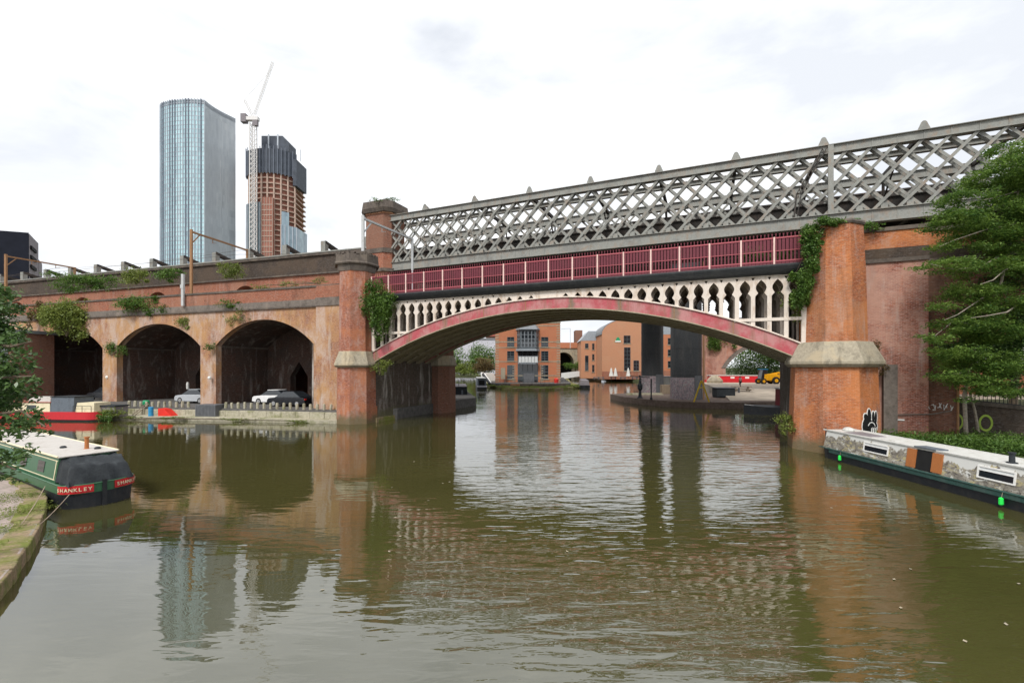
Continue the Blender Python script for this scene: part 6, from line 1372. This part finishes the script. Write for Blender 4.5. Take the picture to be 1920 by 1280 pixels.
# left tree: dark glossy leaves close to the camera
bl = []
for px, py, rx, rz, Y in ((-2, 545, .26, .2, 9.2), (12, 575, .3, .2, 9.2), (28, 556, .14, .05, 9.1), (2, 640, .38, .22, 9.4), (38, 618, .18, .1, 9.0), (10, 680, .42, .28, 9.3), (50, 662, .18, .1, 9.0), (5, 740, .45, .3, 9.4), (48, 722, .26, .16, 9.1), (10, 800, .48, .32, 9.4), (52, 785, .28, .2, 9.0), (82, 812, .12, .08, 8.9), (15, 860, .36, .2, 9.3), (46, 846, .18, .12, 9.0), (8, 893, .2, .08, 9.1), (38, 902, .12, .05, 8.9), (70, 770, .1, .06, 8.9), (66, 690, .08, .05, 8.9),
                          (-75, 600, .8, .7, 9.8), (-75, 760, .8, .8, 9.8), (-135, 680, 1.1, 1.2, 10.2)):
    q = at(px, py, Y); bl.append((tuple(q), (rx, rx, rz)))
tk = [Vector((-12.9, 9.8, .3)), Vector((-12.5, 9.8, 2.2)), Vector((-12.2, 9.7, 4)), Vector((-12, 9.6, 5.6)), Vector((-11.6, 9.6, 6.6))]
lm = [[tk[2], at(-40, 640, 9.5), at(20, 650, 9.2), at(60, 640, 9)], [tk[1], at(-30, 780, 9.4), at(40, 770, 9.2), at(85, 800, 8.9)], [tk[1], at(-20, 860, 9.3), at(30, 880, 9.1)], [tk[3], at(-20, 580, 9.4), at(40, 560, 9.1)], [tk[2], at(-30, 710, 9.4), at(60, 705, 9.1)]]
tree('waterside_tree', 'dense dark-leaved tree close by at the left edge overhanging the green narrowboat', tk, .13, lm, bl, 26000, .12, 'leaf_dark', 42, bark='bark_brown', flat=.35, clump=.2, nclump=24, aspect=.5)
def bush(name, label, blobs, count, size, mat, seed, cat='bush', stems=True, **kw):
    c = blobs[0][0]; e = empty(name, (c[0], c[1], c[2] - blobs[0][1][2]), label, cat)
    rn = random.Random(seed); ex = []
    for c_, r_ in [(b[0], b[1]) for b in blobs]:
        for _ in range(6):
            k = rn.uniform(.18, .42); ex.append(((c_[0] + rn.uniform(-1.25, 1.25) * r_[0], c_[1] + rn.uniform(-.7, .3) * r_[1], c_[2] + rn.uniform(-1.35, 1.05) * r_[2]), (r_[0] * k, r_[1] * k, r_[2] * k), r_[0] * r_[1] * r_[2] * .09))
    leaves('foliage', blobs + ex, count, size, mat, e, seed=seed, **kw)
    m_ = MB(); b0 = Vector((c[0], c[1], c[2] - blobs[0][1][2]))
    for bb_, rr_ in [(b[0], b[1]) for b in blobs]:
        for _ in range(3): p = Vector(bb_) + Vector((rn.uniform(-.6, .6) * rr_[0], rn.uniform(-.4, .4) * rr_[1], rn.uniform(-.2, .7) * rr_[2])); m_.tube([b0, b0.lerp(p, .5) + Vector((0, 0, .1)), p], [.03, .02, .008], 5)
    m_.build('stems', 'bark_brown', e); return e
def bl_at(l): return [(tuple(at(px, py, Y)), (rx, ry, rz)) for px, py, Y, rx, ry, rz in l]
kw = dict(flat=.2, clump=.3, nclump=14)
bush('wall_bush', 'biggest bush on the viaduct, pale green, hanging over the leftmost arch', bl_at([(125, 600, 52.2, 2.2, .9, 1.9), (100, 585, 52.4, 1.6, .8, 1.2), (150, 590, 52, 1.2, .8, 1.3)]), 8500, .26, 'leaf_yellow', 51, **kw)
bush('wall_bush', 'sprawling bush at the far left end of the lower viaduct behind the biggest bush', bl_at([(75, 585, 54, 1.0, .6, 1.1)]), 1600, .22, 'leaf_rust', 52, **kw)
bush('wall_bush', 'wide dark green bush on the upper parapet at the far left', bl_at([(145, 530, 58, 2.6, .6, 1.0), (190, 530, 58, 2.2, .6, .8)]), 4200, .24, 'leaf_mid', 53, **kw)
bush('wall_bush', 'rounded yellow-green bush on the upper parapet left of the tall glass tower', bl_at([(253, 517, 57, 1.3, .5, 1.0)]), 1900, .22, 'leaf_yellow', 54, **kw)
bush('wall_bush', 'low spreading bush on the upper parapet under the tall glass tower', bl_at([(312, 514, 56, 1.6, .5, .7)]), 1800, .22, 'leaf_mid', 55, **kw)
bush('wall_bush', 'small round yellow bush on the upper parapet right of the middle gantry', bl_at([(432, 508, 53.5, 1.2, .4, .7)]), 1700, .2, 'leaf_yellow', 56, **kw)
bush('wall_bush', 'long flowering bush on the string course above the middle arch', bl_at([(250, 570, 49, 1.4, .5, .8), (290, 573, 48.6, 1.6, .5, .8), (318, 580, 48.2, .9, .4, .6)]), 4200, .2, 'leaf_mid', 57, **kw)
bush('wall_bush', 'straggling weeds on the ledge above the right-hand arch', bl_at([(436, 570, 45.1, 1.3, .3, .4)]), 900, .16, 'leaf_mid', 58, **kw)
bush('wall_bush', 'thin weeds trailing from the crown of the middle arch', bl_at([(343, 603, 47.1, .7, .25, .5)]), 700, .16, 'leaf_yellow', 59, **kw)
bush('wall_bush', 'tuft growing at the springing of the middle arch on the left pier', bl_at([(208, 655, 50.4, .6, .3, .7), (228, 657, 50.2, .5, .3, .5)]), 1100, .16, 'leaf_mid', 60, **kw)
bush('wall_bush', 'small tuft on the stone ledge between the two largest arches', bl_at([(392, 650, 45.6, .5, .2, .3)]), 350, .14, 'leaf_mid', 61, **kw)
bush('wall_bush', 'leafy buddleia clinging to the octagonal pier at the left end of the railing', bl_at([(703, 560, 38.4, 1.0, .6, 1.3), (712, 595, 38.2, .8, .6, 1.3), (700, 535, 38.4, .5, .4, .5), (718, 570, 38, .8, .5, 1.0), (712, 630, 38.3, .35, .3, .6)]), 6500, .19, 'leaf_mid', 62, flat=.2, clump=.26, nclump=16)
bush('wall_bush', 'yellow-green weed below the left springing of the red arch', bl_at([(712, 690, 38.3, .5, .3, .5), (722, 680, 38.6, .5, .3, .3)]), 900, .15, 'leaf_yellow', 63, **kw)
bush('climbing_ivy', 'ivy climbing the left edge of the broad pier up to the lattice bridge', bl_at([(1522, 440, 25.9, .5, .3, .5), (1555, 414, 25.6, .7, .3, .2), (1517, 480, 25.9, .38, .3, .8), (1510, 530, 26.0, .35, .3, .8), (1530, 460, 25.7, .3, .2, .5), (1500, 560, 26.7, .4, .35, .5), (1490, 520, 26.9, .3, .3, .3), (1600, 414, 26.2, .25, .2, .12)]), 12000, .14, 'leaf_mid', 64, flat=.1, clump=.25, nclump=24)
bush('climbing_ivy', 'sparse creeper hanging in the right end of the cream colonnade', bl_at([(1480, 560, 27.6, .4, .2, .5), (1492, 590, 27.2, .25, .2, .4), (1470, 545, 27.8, .3, .2, .25)]), 1100, .14, 'leaf_yellow', 65, **kw)
bush('railing_weed', 'weedy shrub growing through the dark red railing near its right end', bl_at([(1408, 476, 28.6, .55, .2, .5), (1430, 485, 28.3, .6, .2, .3), (1472, 480, 27.5, .4, .2, .35)]), 1500, .14, 'leaf_mid', 66, **kw)
bush('wall_bush', 'tuft at the top right corner of the broad pier', bl_at([(1635, 424, 26.6, .5, .3, .2)]), 350, .13, 'leaf_mid', 67, **kw)
bush('wall_bush', 'weeds on the sloping stone collar of the broad pier', bl_at([(1640, 655, 26.0, .25, .25, .4), (1655, 690, 26.2, .25, .25, .3)]), 700, .11, 'leaf_rust', 68, **kw)
bush('waterside_weed', 'green weed at the foot of the right abutment by the water', bl_at([(1468, 790, 27.6, .45, .3, .4), (1478, 800, 27.0, .35, .3, .3)]), 1200, .12, 'leaf_yellow', 69, **kw)
bush('waterside_weed', 'yellow-flowered clump on the quay at the stern of the red narrowboat', bl_at([(213, 775, 40.6, .8, .5, .4)]), 1100, .14, 'leaf_yellow', 70, **kw)
bush('wall_bush', 'thin straggling weeds along the string course left of the octagonal pier', bl_at([(560, 575, 43.6, .9, .2, .3), (590, 573, 42.9, .6, .2, .3), (520, 577, 44, .5, .2, .25)]), 700, .14, 'leaf_mid', 74, **kw)
bush('wall_bush', 'weeds in the parapet joint just left of the octagonal pier cap', bl_at([(600, 526, 43, .6, .2, .3), (545, 532, 44, .8, .2, .25), (490, 538, 45, .8, .2, .25)]), 800, .14, 'leaf_yellow', 75, **kw)
bush('wall_bush', 'mossy weeds hanging on the ochre wall above the right-hand arch', bl_at([(455, 592, 44.6, .7, .2, .5), (430, 600, 45, .5, .2, .5)]), 600, .13, 'leaf_yellow', 76, **kw)
bush('waterside_weed', 'low weeds along the quay edge below the middle arch', bl_at([(245, 783, 41.0, .9, .15, .12), (330, 784, 40.6, 1.0, .15, .12), (450, 787, 39.8, 1.2, .15, .12), (560, 790, 39, 1.0, .15, .12)]), 1500, .12, 'leaf_yellow', 77, **kw)
bush('waterside_weed', 'dark green clump between the red narrowboat and the quay', bl_at([(196, 781, 39.9, .5, .4, .35)]), 800, .14, 'leaf_mid', 71, **kw)
bush('wall_bush', 'weeds sprouting from the cap of the square brick turret', bl_at([(705, 374, 49.5, .5, .4, .2), (735, 374, 50.5, .7, .4, .12)]), 350, .15, 'leaf_mid', 72, **kw)
bush('waterside_weed', 'weeds along the foot of the dark left abutment', bl_at([(720, 783, 42, .4, .3, .5), (750, 778, 45, .5, .5, .3), (790, 770, 49, .5, .5, .3)]), 1100, .14, 'leaf_mid', 73, **kw)
def bgtree(name, label, px, py, Y, rx, rz, n, mat, seed, base=.9, size=.6):
    q = at(px, py, Y); tree(name, label, [Vector((q.x, Y, base)), Vector((q.x + .3, Y, q.z - rz * .3)), Vector((q.x, Y, q.z + rz * .3))], .35, [], [((q.x, Y, q.z), (rx, rx * .8, rz)), ((q.x + rx * .5, Y, q.z - rz * .4), (rx * .6, rx * .6, rz * .6)), ((q.x - rx * .5, Y, q.z - rz * .3), (rx * .6, rx * .6, rz * .6))], n, size, mat, seed, bark='bark_brown', flat=.3, clump=.25, nclump=20)
bgtree('round_tree', 'round dark green tree left of the island building', 905, 672, 214, 7, 6, 5000, 'leaf_mid', 81, size=.9)
bgtree('round_tree', 'pale green tree beside the brown abutment pier on the far left bank', 852, 676, 212, 4.5, 5.5, 3000, 'leaf_mid', 82, size=.9)
bgtree('bank_shrub', 'yellowish shrubs on the far bank left of the round dark tree', 870, 690, 208, 6, 3, 3600, 'leaf_yellow', 83, size=.8)
bgtree('bank_shrub', 'copper-coloured bush in front of the round dark tree', 908, 684, 190, 4.0, 2.6, 2600, 'leaf_rust', 84, size=.7)
bgtree('bank_shrub', 'clipped green mound in front of the far pale viaduct', 1078, 684, 174, 3.6, 1.3, 2500, 'leaf_mid', 85, size=.4)
bgtree('yard_tree', 'green tree seen through the skew brick bridge arch', 1440, 640, 118, 8, 6.5, 9000, 'leaf_tree', 86, size=.55)
bgtree('yard_tree', 'dark tree deep behind the skew bridge above the digger', 1480, 640, 124, 8, 8, 7000, 'leaf_dark', 87, size=.55)
bush('wall_bush', 'bush hanging over the left end of the skew brick bridge', bl_at([(1350, 632, 99, 2.4, .9, 2.0), (1338, 645, 99, 1.0, .6, 1.4)]), 2200, .4, 'leaf_mid', 88, **kw)
bgtree('yard_tree', 'low dark hedge-like tree under the skew bridge arch behind the digger', 1425, 690, 116, 9, 3, 6000, 'leaf_dark', 90, size=.5)
bgtree('skyline_tree', 'tree at the far right beyond the archway', 1900, 640, 48, 4, 4, 3000, 'leaf_tree', 89, size=.35)

# pale fallen leaves floating on the water
lf = None
for i in range(40):
    x, y = rnd.uniform(-6, 15), rnd.uniform(7.5, 26)
    if lf is None: lf = tag(MB().add([(-.05, 0, .006), (0, -.03, .004), (.06, 0, .012), (0, .035, .01)], [(0, 1, 2), (0, 2, 3)]).build('floating_leaf', 'sandstone', loc=(0, 0, 0)), 'tiny pale leaf floating on the open water', 'leaf', 'leaves floating on the basin'); b_ = lf
    else: b_ = lf.copy(); COL.objects.link(b_)
    b_.location = (x, y, .004); b_.rotation_euler = (0, 0, rnd.uniform(0, 6))
